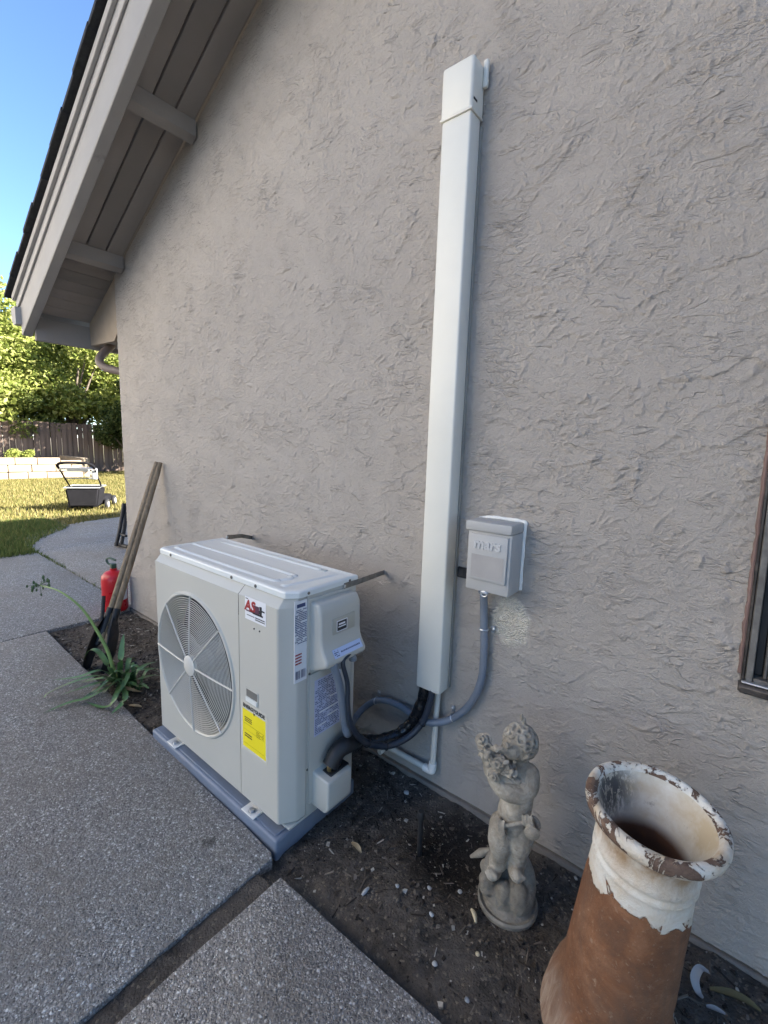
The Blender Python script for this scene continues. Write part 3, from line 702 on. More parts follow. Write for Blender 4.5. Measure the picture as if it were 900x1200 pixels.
wbox('glazing_bead', [(0.1025, -0.006, 0.789, 0.110, 0.05, 1.958), (0.1105, -0.005, 0.789, 0.99, 0.05, 0.800)], M['frame_grey'], win)
wbox('sash', [(0.1105, 0.006, 0.801, 0.132, 0.05, 1.955), (0.1325, 0.007, 0.801, 0.99, 0.05, 0.826)], M['bronze'], win)
wbox('pane', [(0.1325, 0.022, 0.827, 0.99, 0.028, 1.955)], M['glass'], win, 0, 0)
cb = MB(); pts = []; rr = []
for k in range(70):
    z = 0.79+k*0.0145; pts.append((0.0435-0.022*(z-0.757)+0.0035*mnoise.noise(Vector((z*30, 0, 3))), -0.006, z)); rr.append(0.0055*(1+0.5*mnoise.noise(Vector((z*40, 2, 3)))))
cb.tube(pts, rr, 8); obj('caulk_bead', cb, M['brown_caulk'], win)

# ================================================================== EQUIPMENT
# ---- pad
pad = MB(); pad.box(-1.952, -0.605, -0.05, -1.060, -0.225, 0.032, 0.010, 3)
padt = thing('equipment_pad', 'slate blue plastic pad under the outdoor unit', 'equipment pad', (-1.5, -0.37, -0.05))
obj('pad_body', pad, M['pad'], padt)
pr = MB(); pr.box(-1.935, -0.592, 0.032, -1.078, -0.24, 0.0362, 0.003, 1); obj('raised_top', pr, M['pad'], padt)

# ---- outdoor unit
ax0, ax1, ayf, ayb, az0, az1 = -1.908, -1.043, -0.583, -0.262, 0.060, 0.872
unit = thing('outdoor_unit', 'cream outdoor heat pump unit with round fan grille on the blue pad', 'heat pump', ((ax0+ax1)/2, (ayf+ayb)/2, 0.05))
fcx, fcz, fr = -1.604, 0.457, 0.288
U, V_ = (1, 0, 0), (0, 0, 1)
seam = -1.2885
# body shell (back and sides) behind the front panels
b = MB(); b.box(ax0+0.004, ayf+0.035, az0, ax0+0.012, ayb, az1-0.03); b.box(ax0+0.0125, ayb-0.012, az0, ax1-0.006, ayb-0.001, az1-0.03); obj('rear_shell', b, M['cabinet'], unit, 0)
b = MB(); b.box(ax0+0.004, ayf+0.022, az0-0.010, ax1-0.004, ayb, az0-0.001, 0.002); obj('base_pan', b, M['cabinet'], unit)
# left front panel with the fan opening
def holed_panel(x0, x1, z0, z1, y, cx, cz, r, depth, n=72, bevel=0.012):
    mb = MB(); inner = []; mid = []; outer = []
    for k in range(n):
        a = 2*PI*k/n; dx, dz = math.cos(a), math.sin(a)
        t = min(((x1-cx)/dx if dx > 1e-9 else ((x0-cx)/dx if dx < -1e-9 else 1e9)), ((z1-cz)/dz if dz > 1e-9 else ((z0-cz)/dz if dz < -1e-9 else 1e9)))
        inner.append((dx, dz)); outer.append((cx+dx*t, cz+dz*t))
    corners = [(x1, z1), (x0, z1), (x0, z0), (x1, z0)]
    for c in corners:                                     # snap the nearest spokes to the corners
        i = min(range(n), key=lambda q: (outer[q][0]-c[0])**2+(outer[q][1]-c[1])**2); outer[i] = c
    rings = [[(p[0], y, p[1]) for p in outer]]
    for rr, yy in ((r+0.014, 0.0), (r+0.010, -0.006), (r+0.003, -0.007), (r-0.002, -0.002), (r-0.004, 0.012), (r-0.004, depth)):
        rings.append([(cx+d[0]*rr, y+yy, cz+d[1]*rr) for d in inner])
    vs = [p for rg_ in rings for p in rg_]; fs = []
    for i in range(len(rings)-1):
        for k in range(n): fs.append((i*n+k, i*n+(k+1) % n, (i+1)*n+(k+1) % n, (i+1)*n+k))
    mb.add(vs, fs); return mb
pz1 = 0.820
hp = holed_panel(ax0+0.012, seam-0.0012, az0+0.010, pz1, ayf, fcx, fcz, fr-0.012, 0.10)
# rolled edges: left, top slope, bottom
hp.add([(ax0+0.012, ayf, az0+0.010), (ax0+0.012, ayf, pz1), (ax0+0.003, ayf+0.008, pz1), (ax0+0.003, ayf+0.008, az0+0.010)], [(0, 1, 2, 3)])
hp.add([(ax0+0.003, ayf+0.008, az0+0.010), (ax0+0.003, ayf+0.008, pz1), (ax0+0.001, ayf+0.036, pz1+0.02), (ax0+0.001, ayf+0.036, az0)], [(0, 1, 2, 3)])
hp.add([(ax0+0.012, ayf, pz1), (seam-0.0012, ayf, pz1), (seam-0.0012, ayf+0.030, pz1+0.029), (ax0+0.006, ayf+0.030, pz1+0.029), (ax0+0.003, ayf+0.008, pz1)], [(0, 1, 2, 3, 4)])
hp.add([(ax0+0.012, ayf, az0+0.010), (seam-0.0012, ayf, az0+0.010), (seam-0.0012, ayf+0.020, az0), (ax0+0.003, ayf+0.020, az0)], [(0, 1, 2, 3)])
obj('fan_panel', hp, M['cabinet'], unit, 30)
# service panel with chamfered corner
prof = [(seam+0.0012, ayf+0.03), (seam+0.0012, ayf), (ax1-0.040, ayf), (ax1-0.034, ayf+0.003), (ax1-0.006, ayf+0.046), (ax1-0.001, ayf+0.056), (ax1, ayf+0.088), (ax1-0.002, ayf+0.089), (ax1-0.012, ayf+0.089)]
sp_ = MB(); zz = [az0+0.004, az0+0.010, pz1, pz1+0.029]; ins = [0.016, 0, 0, 0.030]; vs = []; n = len(prof)
for z, iy in zip(zz, ins):
    for (x, y) in prof:
        k = max(0.0, 1-(y-ayf)/0.06); vs.append((x-0.006*(iy > 0)*(x > ax1-0.05), y+iy*k, z))
fs = [(i*n+k, i*n+k+1, (i+1)*n+k+1, (i+1)*n+k) for i in range(3) for k in range(n-1)]
sp_.add(vs, fs); sp_.f.append(tuple(range(n-1, -1, -1))); sp_.f.append(tuple(3*n+k for k in range(n)))
obj('service_panel', sp_, M['cabinet'], unit, 25)
# right side panel
b = MB(); b.box(ax1-0.010, ayf+0.0915, az0, ax1-0.001, ayb, 0.853, 0.002, 1); sd = obj('side_panel', b, M['cabinet'], unit)
# lid with rolled edge and pressed ribs
def rounded_rect(x0, y0, x1, y1, r, cut=0.0, n=5):
    P = []
    for (cx, cy, a0) in ((x1-r, y1-r, 0), (x0+r, y1-r, 90), (x0+r, y0+r, 180), (x1-r, y0+r, 270)):
        for k in range(n+1): a = math.radians(a0+90*k/n); P.append((cx+r*math.cos(a), cy+r*math.sin(a)))
    return P
lid = MB(); base = [(ax1+0.002, ayb+0.004), (ax0-0.002, ayb+0.004), (ax0-0.002, ayf+0.036), (ax0+0.014, ayf+0.021), (ax1-0.036, ayf+0.021), (ax1-0.028, ayf+0.024), (ax1+0.000, ayf+0.056), (ax1+0.002, ayf+0.064)]
cen = np.array([(ax0+ax1)/2, (ayf+ayb)/2]); vs = []; m = len(base)
lay = [(0.0, 0.850), (0.0, 0.866), (0.0025, 0.8705), (0.007, 0.8725), (0.016, 0.873), (0.022, 0.8705)]
for ofs, z in lay:
    for p in base:
        d = np.array(p)-cen; q = cen+d*(1-ofs/np.maximum(np.abs(d), 0.05)); vs.append((q[0], q[1], z))
fs = [(i*m+k, i*m+(k+1) % m, (i+1)*m+(k+1) % m, (i+1)*m+k) for i in range(len(lay)-1) for k in range(m)]+[tuple((len(lay)-1)*m+k for k in range(m)), tuple(range(m-1, -1, -1))]
lid.add(vs, fs); ld = obj('lid', lid, M['lid'], unit, 22)
def ridge(path, w=0.012, h=0.0045, z=0.8702):
    mb = MB(); P = [np.array((*q, 0.0)) for q in path]; m_ = len(P); vs = []
    for i in range(m_):
        t = P[min(i+1, m_-1)]-P[max(i-1, 0)]; t /= np.linalg.norm(t); nn = np.array((-t[1], t[0], 0)); e = 0.0 if i in (0, m_-1) else 1.0
        for s_, hh in ((-1, 0), (-0.6, 0.8), (0, 1), (0.6, 0.8), (1, 0)): vs.append(P[i]+nn*w*s_+np.array((0, 0, z+h*hh*e)))
    mb.add(vs, [(i*5+k, i*5+k+1, (i+1)*5+k+1, (i+1)*5+k) for i in range(m_-1) for k in range(4)]); return mb
yA, yB, yC = ayf+0.075, ayf+0.165, ayb-0.045
loop = [(ax0+0.06, yA+0.01), (ax0+0.10, yA), (ax1-0.20, yA), (ax1-0.15, yA+0.02), (ax1-0.13, yA+0.05), (ax1-0.15, yB-0.02), (ax1-0.20, yB), (ax0+0.08, yB), (ax0+0.05, yB+0.005)]
for path in (loop, [(ax0+0.10, yC), (ax0+0.12, yC), (ax1-0.16, yC), (ax1-0.14, yC)], [(ax1-0.09, ayf+0.07), (ax1-0.08, ayf+0.08), (ax1-0.06, ayb-0.07), (ax1-0.06, ayb-0.05)]):
    q = ridge(spline([(*p, 0) for p in path], 6) and [tuple(p[:2]) for p in spline([(*p, 0) for p in path], 6)]); obj('pressed_rib', q, M['lid'], ld, 60)
def screw(mb, p, nrm, r=0.0045):
    q = Vector(nrm).to_track_quat('Z', 'Y').to_matrix().to_4x4(); T = Matrix.Translation(Vector([float(k) for k in p])) @ q
    mb.lathe([(0.0002, -0.001), (r, -0.001), (r, 0.0018), (r*0.6, 0.003), (0.0002, 0.003)], 10, T)
SCREWS = [((x, ayf+0.0205, 0.858), (0, -1, 0), 0.006) for x in (-1.80, -1.36, -1.22)]+[((ax1+0.0022, y, 0.859), (1, 0, 0), 0.005) for y in (-0.49, -0.30)]
SCREWS += [(p, (1, 0, 0), 0.0045) for p in ((ax1+0.0005, -0.483, 0.815), (ax1-0.0005, -0.300, 0.845), (ax1-0.0005, -0.482, 0.580), (ax1-0.0005, -0.487, 0.235))]
SCREWS += [((x, ayf-0.0002, 0.722), (0, -1, 0), 0.0028) for x in (-1.20, -1.17)]+[((x, ayf+0.012, az0+0.004), (0, -1, 0), 0.004) for x in (-1.75, -1.45, -1.25, -1.13)]
for p, nrm, r in SCREWS: s_ = MB(); screw(s_, p, nrm, r); obj('screw', s_, M['screw'], unit)
# fan: dark cavity, coil, blades, guard
c = MB(); c.lathe([(fr-0.016, -0.10), (fr-0.016, -0.16), (0.30, -0.161), (0.30, -0.25), (0.001, -0.25)], 48, Matrix.Translation((fcx, ayf, fcz)) @ Matrix.Rotation(PI/2, 4, 'X')); 
obj('fan_shroud', c, M['dark'], unit)
c = MB(); c.box(-1.89, -0.345, 0.10, -1.31, -0.335, 0.82); obj('coil', c, M['coil'], unit, 0)
mot = MB(); mot.lathe([(0.001, 0.045), (0.045, 0.045), (0.060, 0.03), (0.062, -0.09), (0.001, -0.09)], 28, Matrix.Translation((fcx, ayf+0.085, fcz)) @ Matrix.Rotation(PI/2, 4, 'X')); obj('motor_hub', mot, M['blade'], unit)
for k in range(3):
    bl = MB(); vs = []; nr, na = 7, 10
    for i in range(nr+1):
        r_ = 0.05+(fr-0.03-0.05)*i/nr; sweep = 0.5*(i/nr); wid = 0.62+0.42*(i/nr)
        for j in range(na+1):
            a = 2*PI*k/3+0.9+sweep+(j/na-0.5)*wid*1.5; yy = ayf+0.085+0.055*(j/na-0.5)
            vs.append((fcx+r_*math.cos(a), yy, fcz+r_*math.sin(a)))
    bl.add(vs, [(i*(na+1)+j, i*(na+1)+j+1, (i+1)*(na+1)+j+1, (i+1)*(na+1)+j) for i in range(nr) for j in range(na)]); obj('fan_blade', bl, M['blade'], unit, 60)
gd = MB(); nr = 27
def gy(r_): return ayf-0.004-0.010*math.cos(min(1.0, r_/fr)*PI/2)
for i in range(nr):
    r_ = 0.048+(fr-0.022-0.048)*i/(nr-1); y = gy(r_); n1 = 72
    gd.tube([(fcx+r_*math.cos(2*PI*k/n1), y, fcz+r_*math.sin(2*PI*k/n1)) for k in range(n1)], 0.00135, 5, False, True)
guard = obj('fan_guard', gd, M['guard'], unit, 80)
for k in range(8):
    a = k*PI/4; rb = MB()
    rb.tube([(fcx+r_*math.cos(a), gy(r_)-0.002, fcz+r_*math.sin(a)) for r_ in np.linspace(0.035, fr-0.004, 9)], 0.0030, 6); obj('guard_rib', rb, M['guard'], guard)
hubm = MB(); hubm.lathe([(0.0005, 0.006), (0.034, 0.006), (0.040, 0.002), (0.041, -0.010), (0.0005, -0.010)], 32, Matrix.Translation((fcx, gy(0)-0.002, fcz)) @ Matrix.Rotation(PI/2, 4, 'X')); obj('guard_hub', hubm, M['guard'], guard)
# hand grip on the service panel, its recess shade painted as a dark plate
gr = MB(); gx0, gz0, gx1, gz1 = -1.251, 0.448, -1.180, 0.500
gr.box(gx0, ayf-0.0015, gz0, gx1, ayf+0.0, gz1, 0.001, 1); grip = obj('hand_grip', gr, M['cabinet'], unit)
gq = MB(); gq.plate((gx0, ayf-0.0016, gz0), U, V_, 0.005, 0.020, 0.066, 0.047, 0.0004); obj('painted_grip_shade', gq, simple('grip_hollow_shade', (0.16, 0.155, 0.14), 0.6), grip, 0)
gq = MB(); gq.prism([(0.005, 0.004), (0.066, 0.004), (0.066, 0.020), (0.005, 0.020)], (gx0, ayf-0.0016, gz0), U, V_, 0, 0.004); obj('grip_lip', gq, M['lid'], grip, 0)

def print_rows(mb, o, u, v, x0, y0, x1, y1, rows, rng, fill=0.75, lift=0.0008, wmin=0.02, wmax=0.12):
    """rows of small word-sized bars: print too small to read"""
    h = (y1-y0)/rows
    for r in range(rows):
        y = y0+r*h; x = x0+(0.0 if rng.random() < 0.8 else (x1-x0)*0.1)
        while x < x1:
            w = (x1-x0)*(wmin+(wmax-wmin)*rng.random())
            if rng.random() < fill: mb.quad(o, u, v, x, y+h*0.22, min(x+w, x1), y+h*0.72, lift)
            x += w+(x1-x0)*0.018
    return mb
pr_ = np.random.default_rng(9)
# installer sticker (white, red and black mark)
so = (-1.249, ayf-0.0006, 0.746); st = obj('installer_sticker', MB().plate(so, U, V_, 0, 0, 0.113, 0.078, 0.0003), M['white'], unit, 0)
mk = MB(); text_geo('AS', 0.050, np.array(so)+np.array((0.027, 0, 0.047)), U, V_, 0.0007, 0, mk, 0.0022, 0.15); obj('logo_letters', mk, M['red'], st, 0)
mk = MB(); mk.quad(so, U, V_, 0.006, 0.028, 0.050, 0.033, 0.0007); mk.quad(so, U, V_, 0.046, 0.030, 0.078, 0.057, 0.0006)
obj('logo_block', mk, simple('maroon_ink', (0.09, 0.03, 0.06), 0.5), st, 0)
mk = MB(); mk.quad(so, U, V_, 0.042, 0.026, 0.098, 0.032, 0.0008); mk.quad(so, U, V_, 0.080, 0.030, 0.092, 0.060, 0.0008); mk.quad(so, U, V_, 0.090, 0.044, 0.107, 0.049, 0.0008)
mk.quad(so, U, V_, 0.076, 0.034, 0.084, 0.046, 0.0009); mk.quad(so, U, V_, 0.004, 0.070, 0.018, 0.073, 0.0008)
print_rows(mk, so, U, V_, 0.006, 0.013, 0.052, 0.019, 1, pr_, 1.0, 0.0008, 0.05, 0.14); print_rows(mk, so, U, V_, 0.056, 0.006, 0.108, 0.020, 2, pr_, 1.0, 0.0008, 0.06, 0.16)
obj('small_print', mk, M['ink'], st, 0)
# yellow energy label behind clear tape
eo = (-1.277, ayf-0.0008, 0.262); en = obj('clear_tape', MB().plate(eo, U, V_, -0.006, -0.004, 0.146, 0.182, 0.0003), simple('clear_tape_film', (0.62, 0.60, 0.52), 0.2, var=0.02), unit, 0)
obj('energy_label', MB().plate(eo, U, V_, 0.006, 0.010, 0.136, 0.153, 0.0006), M['yellow'], en, 0)
mk = MB(); text_geo('ENERGYGUIDE', 0.0185, np.array(eo)+np.array((0.071, 0, 0.166)), U, V_, 0.0010, 0, mk, 0.0009)
mk.add([np.array(eo)+np.array(q) for q in ((0.066, -0.001, 0.156), (0.080, -0.001, 0.156), (0.073, -0.001, 0.146))], [(0, 1, 2)])
print_rows(mk, eo, U, V_, 0.018, 0.108, 0.060, 0.128, 3, pr_, 0.9, 0.0010, 0.08, 0.25); print_rows(mk, eo, U, V_, 0.018, 0.050, 0.060, 0.068, 2, pr_, 0.9, 0.0010, 0.08, 0.3)
obj('label_lettering', mk, M['ink'], en, 0)
mk = MB(); print_rows(mk, eo, U, V_, 0.085, 0.075, 0.126, 0.098, 4, pr_, 0.8, 0.0010, 0.1, 0.3); mk.quad(eo, U, V_, 0.014, 0.100, 0.128, 0.1015, 0.001); mk.quad(eo, U, V_, 0.014, 0.078, 0.128, 0.079, 0.001); mk.quad(eo, U, V_, 0.014, 0.026, 0.128, 0.027, 0.001)
obj('label_ruling', mk, simple('olive_ink', (0.36, 0.29, 0.01), 0.5), en, 0)
# tall spec sticker on the chamfer / side
A = np.array(prof[4]); 
UY = (0, 1, 0)
to = (ax1-0.0008, -0.5535+0.028, 0.565)
n0, n1 = np.array((ax1-0.006, ayf+0.046)), np.array((ax1-0.001, ayf+0.056))
sticker_o = (ax1+0.0002, ayf+0.060, 0.570); stk = obj('spec_sticker', MB().plate((ax1+0.0004, -0.547, 0.570), UY, V_, 0.020, 0.0, 0.052, 0.272, 0.0004).plate((ax1-0.004, -0.5445, 0.570), (0.107, 0.994, 0), V_, -0.0, 0.0, 0.018, 0.272, 0.0034), M['white'], unit, 0)
so2 = (ax1+0.0008, -0.547, 0.570); mk = MB()
print_rows(mk, so2, UY, V_, 0.003, 0.130, 0.050, 0.245, 20, pr_, 0.85, 0.0009, 0.06, 0.3)
text_geo('R410A', 0.013, np.array(so2)+np.array((0, 0.027, 0.256)), UY, V_, 0.0010, 0, mk, 0.0006) if False else mk.quad(so2, UY, V_, 0.010, 0.250, 0.044, 0.262, 0.0009)
for k in range(22):
    x = 0.006+k*0.0019
    if pr_.random() < 0.7: mk.quad(so2, UY, V_, x, 0.012, x+0.0012, 0.040, 0.0009)
obj('spec_print', mk, M['blueink'], stk, 0)
mk = MB(); print_rows(mk, so2, UY, V_, 0.004, 0.060, 0.030, 0.100, 4, pr_, 0.9, 0.0009, 0.2, 0.5); obj('warning_print', mk, M['red'], stk, 0)
# electrical cover
def shell(name, o, prof2, y0, y1, mat, par, bev=0.012):
    """profile in (x,z), extruded along y, bevelled"""
    bm = bmesh.new(); a = [bm.verts.new((x, y0, z)) for x, z in prof2]; c_ = [bm.verts.new((x, y1, z)) for x, z in prof2]; k = len(prof2)
    bm.faces.new(a); bm.faces.new(list(reversed(c_)))
    for i in range(k): bm.faces.new((a[i], c_[i], c_[(i+1) % k], a[(i+1) % k]))
    bmesh.ops.recalc_face_normals(bm, faces=list(bm.faces))
    es = [e for e in bm.edges if max(q.co.x for q in e.verts) > ax1+0.012]
    bmesh.ops.bevel(bm, geom=es, offset=bev, segments=3, profile=0.5, affect='EDGES'); bmesh.ops.recalc_face_normals(bm, faces=list(bm.faces))
    return obj(name, MB().bm(bm), mat, par, 35)
fl = MB(); fl.box(ax1-0.0012, -0.494, 0.588, ax1+0.004, -0.300, 0.838, 0.002, 1); obj('cover_flange', fl, M['cabinet'], unit)
ec = shell('electrical_cover', None, [(ax1, 0.585), (ax1, 0.828), (ax1+0.036, 0.826), (ax1+0.050, 0.800), (ax1+0.052, 0.735), (ax1+0.053, 0.700), (ax1+0.060, 0.672), (ax1+0.082, 0.640), (ax1+0.080, 0.622)], -0.482, -0.292, M['cabinet'], unit, 0.011)
pk = MB(); pk.box(ax1+0.0475, -0.432, 0.712, ax1+0.0545, -0.325, 0.768, 0.003, 2); pkt = obj('cover_pocket', pk, simple('pocket_coat', (0.42, 0.40, 0.34), 0.5, var=0.03), ec)
pq = MB(); pq.plate((ax1+0.0546, -0.411, 0.722), UY, V_, 0, 0, 0.044, 0.032, 0.0006); obj('maker_badge', pq, M['ink'], ec, 0)
pq = MB(); pq.plate((ax1+0.0546, -0.414, 0.719), UY, V_, 0, 0, 0.050, 0.038, 0.0003); pq.plate((ax1+0.0554, -0.407, 0.733), UY, (0, 0.0, 1), 0, 0, 0.036, 0.004, 0.0002); pq.plate((ax1+0.0554, -0.405, 0.741), UY, (0, 0.0, 1), 0, 0, 0.030, 0.006, 0.0002); obj('badge_mark', pq, M['white'], ec, 0)
# sticker on the flared lip
p0 = np.array((ax1+0.0605, -0.45, 0.6715)); vv = np.array((-0.022, 0, 0.032)); vv /= np.linalg.norm(vv); lo = p0-vv*0.036+np.cross((0, 1, 0), vv)*0.0012
ls = obj('lip_sticker', MB().plate(lo, UY, vv, 0.006, 0.002, 0.140, 0.032, 0.0004), M['bluewhite'], ec, 0)
mk = MB(); print_rows(mk, lo, UY, vv, 0.040, 0.012, 0.132, 0.022, 1, pr_, 1.0, 0.0007, 0.03, 0.07); print_rows(mk, lo, UY, vv, 0.010, 0.006, 0.030, 0.028, 4, pr_, 0.6, 0.0007, 0.1, 0.3); obj('lip_print', mk, M['blueink'], ls, 0)
# lower access panel with wiring label
lp = MB(); lp.box(ax1-0.001, -0.486, 0.100, ax1+0.0055, -0.285, 0.578, 0.006, 2); lpo = obj('access_panel', lp, M['cabinet'], unit)
wo = (ax1+0.0057, -0.464, 0.345); wl_ = obj('wiring_label', MB().plate(wo, UY, V_, 0.0, 0.0, 0.122, 0.205, 0.0004), simple('lilac_label', (0.50, 0.53, 0.68), 0.45, var=0.03), unit, 0)
mk = MB(); print_rows(mk, wo, UY, V_, 0.004, 0.006, 0.118, 0.200, 30, pr_, 0.82, 0.0007, 0.02, 0.10)
obj('wiring_print', mk, M['blueink'], wl_, 0)
mk = MB()
for (x0_, z0_, w_) in ((0.022, 0.078, 0.10), (0.070, 0.118, 0.05), (0.060, 0.050, 0.05), (0.015, 0.03, 0.04)): mk.quad(wo, UY, V_, x0_, z0_, min(0.12, x0_+w_), z0_+0.006, 0.0009)
obj('label_gap', mk, M['white'], wl_, 0)
# valve cover: solid box, a dark block painting the shade of its opening
vx1 = ax1+0.082; vy0, vy1, vz0, vz1 = -0.468, -0.352, 0.090, 0.216
vcov = shell('valve_cover', None, [(ax1+0.001, vz0), (ax1+0.001, vz1+0.006), (ax1+0.020, vz1), (vx1, vz1-0.004), (vx1, vz0+0.022), (vx1-0.016, vz0)], vy0, vy1, M['cabinet'], unit, 0.008)
b = MB(); b.box(ax1+0.020, vy0+0.028, vz1-0.012, vx1-0.016, vy1+0.002, vz1+0.0015, 0.003, 1); obj('painted_opening_shade', b, M['dark'], vcov)
for (y, r) in ((-0.425, 0.012), (-0.385, 0.017)):
    vv_ = MB(); vv_.lathe([(0.001, 0.0), (r, 0.0), (r, 0.03), (r*1.25, 0.032), (r*1.25, 0.055), (r*0.7, 0.058), (r*0.7, 0.115), (0.001, 0.116)], 6 if r < 0.015 else 12, Matrix.Translation((ax1+0.042, y, vz1-0.060))); obj('brass_valve', vv_, M['brass'], unit)
# feet brackets bolted to the pad
for x in (-1.775, -1.223):
    fb = MB(); fb.box(x-0.036, ayf-0.022, 0.0364, x+0.036, ayf+0.02, 0.041, 0.0015, 1); fb.box(x-0.040, ayf+0.021, 0.0364, x+0.040, ayf+0.10, 0.0485, 0.001, 1)
    ft = obj('foot', fb, M['mower_white'], unit)
    bt = MB(); bt.lathe([(0.001, 0), (0.015, 0), (0.015, 0.002), (0.009, 0.0022), (0.009, 0.010), (0.001, 0.0105)], 6, Matrix.Translation((x+0.004, ayf-0.004, 0.0411))); obj('bolt', bt, M['zinc'], ft, 20)
# wall straps to the top
def strap(pts, label):
    th = thing('wall_strap', label, 'strap', pts[-1], 'steel straps tying the unit to the wall')
    mb = MB()
    for a, b_ in zip(pts[:-1], pts[1:]):
        a = Vector([float(q) for q in a]); b_ = Vector([float(q) for q in b_]); d = (b_-a); L = d.length; R3 = d.to_track_quat('X', 'Z').to_matrix().to_4x4()
        mb.box(0, -0.0012, -0.010, L, 0.0012, 0.010, 0.0006, 1, Matrix.Translation(a) @ R3)
    obj('strap_bar', mb, simple('strap_steel', (0.22, 0.215, 0.20), 0.45, 0.7, var=0.3, nscale=30), th)
    for p, nrm, r in (((pts[-1][0], pts[-1][1]-0.001, pts[-1][2]), (0, -1, 0), 0.009), ((pts[0][0]+0.002, pts[0][1], pts[0][2]), (1, 0, 0), 0.006)): sc = MB(); screw(sc, p, nrm, r); obj('screw', sc, M['zinc'], th)
strap([(ax1+0.004, -0.33, 0.846), (ax1+0.004, -0.262, 0.846), (-1.125, -0.006, 0.811), (-1.122, -0.003, 0.811)], 'thin steel strap from the right end of the unit to the wall')
strap([onY(266, 629.5, -0.262), onY(283, 628, -0.12), onY(295, 630, -0.006), onY(297, 630.5, -0.003)], 'short steel strap behind the left end of the unit lid')

# ---- line set cover
duct = thing('line_cover', 'tall ivory line set cover running up the stucco wall', 'pipe cover', (-0.84, 0, 0.42))
dx0, dx1, dyf = -0.893, -0.788, -0.076
zlip = float(onY(551, 127, dyf-0.005)[2]); ztop = float(onY(554, 61, dyf-0.005)[2]); zf0, zf1 = float(onY(572, 101, -0.02)[2]), float(onY(573, 68, -0.02)[2])
b = MB(); b.box(dx0, dyf, 0.425, dx1, -0.012, zlip+0.003, 0.007, 3)
obj('cover_channel', b, M['duct'], duct)
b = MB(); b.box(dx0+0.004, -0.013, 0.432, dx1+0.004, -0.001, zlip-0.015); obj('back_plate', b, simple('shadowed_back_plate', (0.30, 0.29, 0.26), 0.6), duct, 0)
b = MB(); b.box(dx0-0.004, dyf-0.005, zlip, dx1+0.004, -0.004, ztop, 0.011, 4); cap = obj('end_cap', b, M['duct'], duct)
b = MB(); b.box(dx0-0.0048, dyf-0.0058, zlip, dx1+0.0048, -0.006, zlip+0.008, 0.003, 2); obj('cap_lip', b, M['duct'], cap)
b = MB(); b.box(dx1+0.0042, -0.024, zf0, dx1+0.020, -0.010, zf1, 0.0045, 3); obj('cap_flange', b, M['duct'], cap)
b = MB(); b.box(dx1+0.0036, dyf+0.004, zlip+0.030, dx1+0.0052, dyf+0.026, zlip+0.037, 0.0006, 1, None); obj('cap_slot', b, M['dark'], cap)

# ---- disconnect box
db = thing('disconnect_box', 'grey electrical disconnect box fixed to the stucco wall', 'electrical box', (-0.62, 0, 0.86))
b = MB(); b.box(-0.697, -0.098, 0.866, -0.5455, -0.004, 1.066, 0.004, 2); obj('enclosure', b, M['box'], db)
b = MB(); b.box(-0.704, -0.108, 1.067, -0.545, -0.004, 1.098, 0.004, 2); obj('hood', b, M['box'], db)
b = MB(); b.box(-0.686, -0.1065, 0.905, -0.5545, -0.0985, 1.058, 0.0035, 2); dr = obj('door', b, M['box'], db)
b = MB(); b.plate((-0.676, -0.1068, 0.915), U, V_, 0, 0, 0.112, 0.075, 0.0006); obj('door_label', b, simple('worn_grey_label', (0.36, 0.34, 0.325), 0.6, var=0.1), dr, 0)
mk = text_geo('mars', 0.047, (-0.624, -0.1066, 1.026), U, V_, 0.0, 0.0032, None, 0.0018, 0.10); obj('embossed_name', mk, simple('light_grey_raised', (0.50, 0.50, 0.50), 0.5), dr, 20)
b = MB(); b.box(-0.640, -0.105, 0.860, -0.612, -0.085, 0.868, 0.002, 1); b.tube([(-0.626+0.011*math.cos(a), -0.102, 0.861+0.009*math.sin(a)) for a in np.linspace(0, 2*PI, 13)[:-1]], 0.0022, 6, False, True); obj('lock_hasp', b, M['zinc'], db)
cb = MB(); P = []; R_ = []
path = [(-0.706, -0.006, 1.092), (-0.66, -0.007, 1.1015), (-0.60, -0.007, 1.102), (-0.548, -0.007, 1.100), (-0.542, -0.007, 1.085), (-0.543, -0.007, 1.055), (-0.543, -0.007, 0.98), (-0.543, -0.006, 0.872)]
for p in spline(path, 14):
    P.append(p); R_.append(0.006*(1+0.35*mnoise.noise(Vector((p[0]*60, 0, p[2]*60)))))
cb.tube(P, R_, 8); obj('sealant_bead', cb, M['caulk'], db)
# old dark hole / clip beside it
oc = thing('wall_clip', 'small black bracket screwed to the wall beside the grey box', 'bracket', (-0.74, 0, 0.885))
b = MB(); b.box(-0.778, -0.014, 0.868, -0.706, -0.002, 0.906, 0.002, 1); obj('clip_body', b, M['black_iron'], oc)
b = MB(); b.box(-0.770, -0.017, 0.874, -0.752, -0.0142, 0.900, 0.001, 1); screw(b, (-0.735, -0.014, 0.888), (0, -1, 0), 0.007); obj('clip_plate', b, M['dark'], oc)

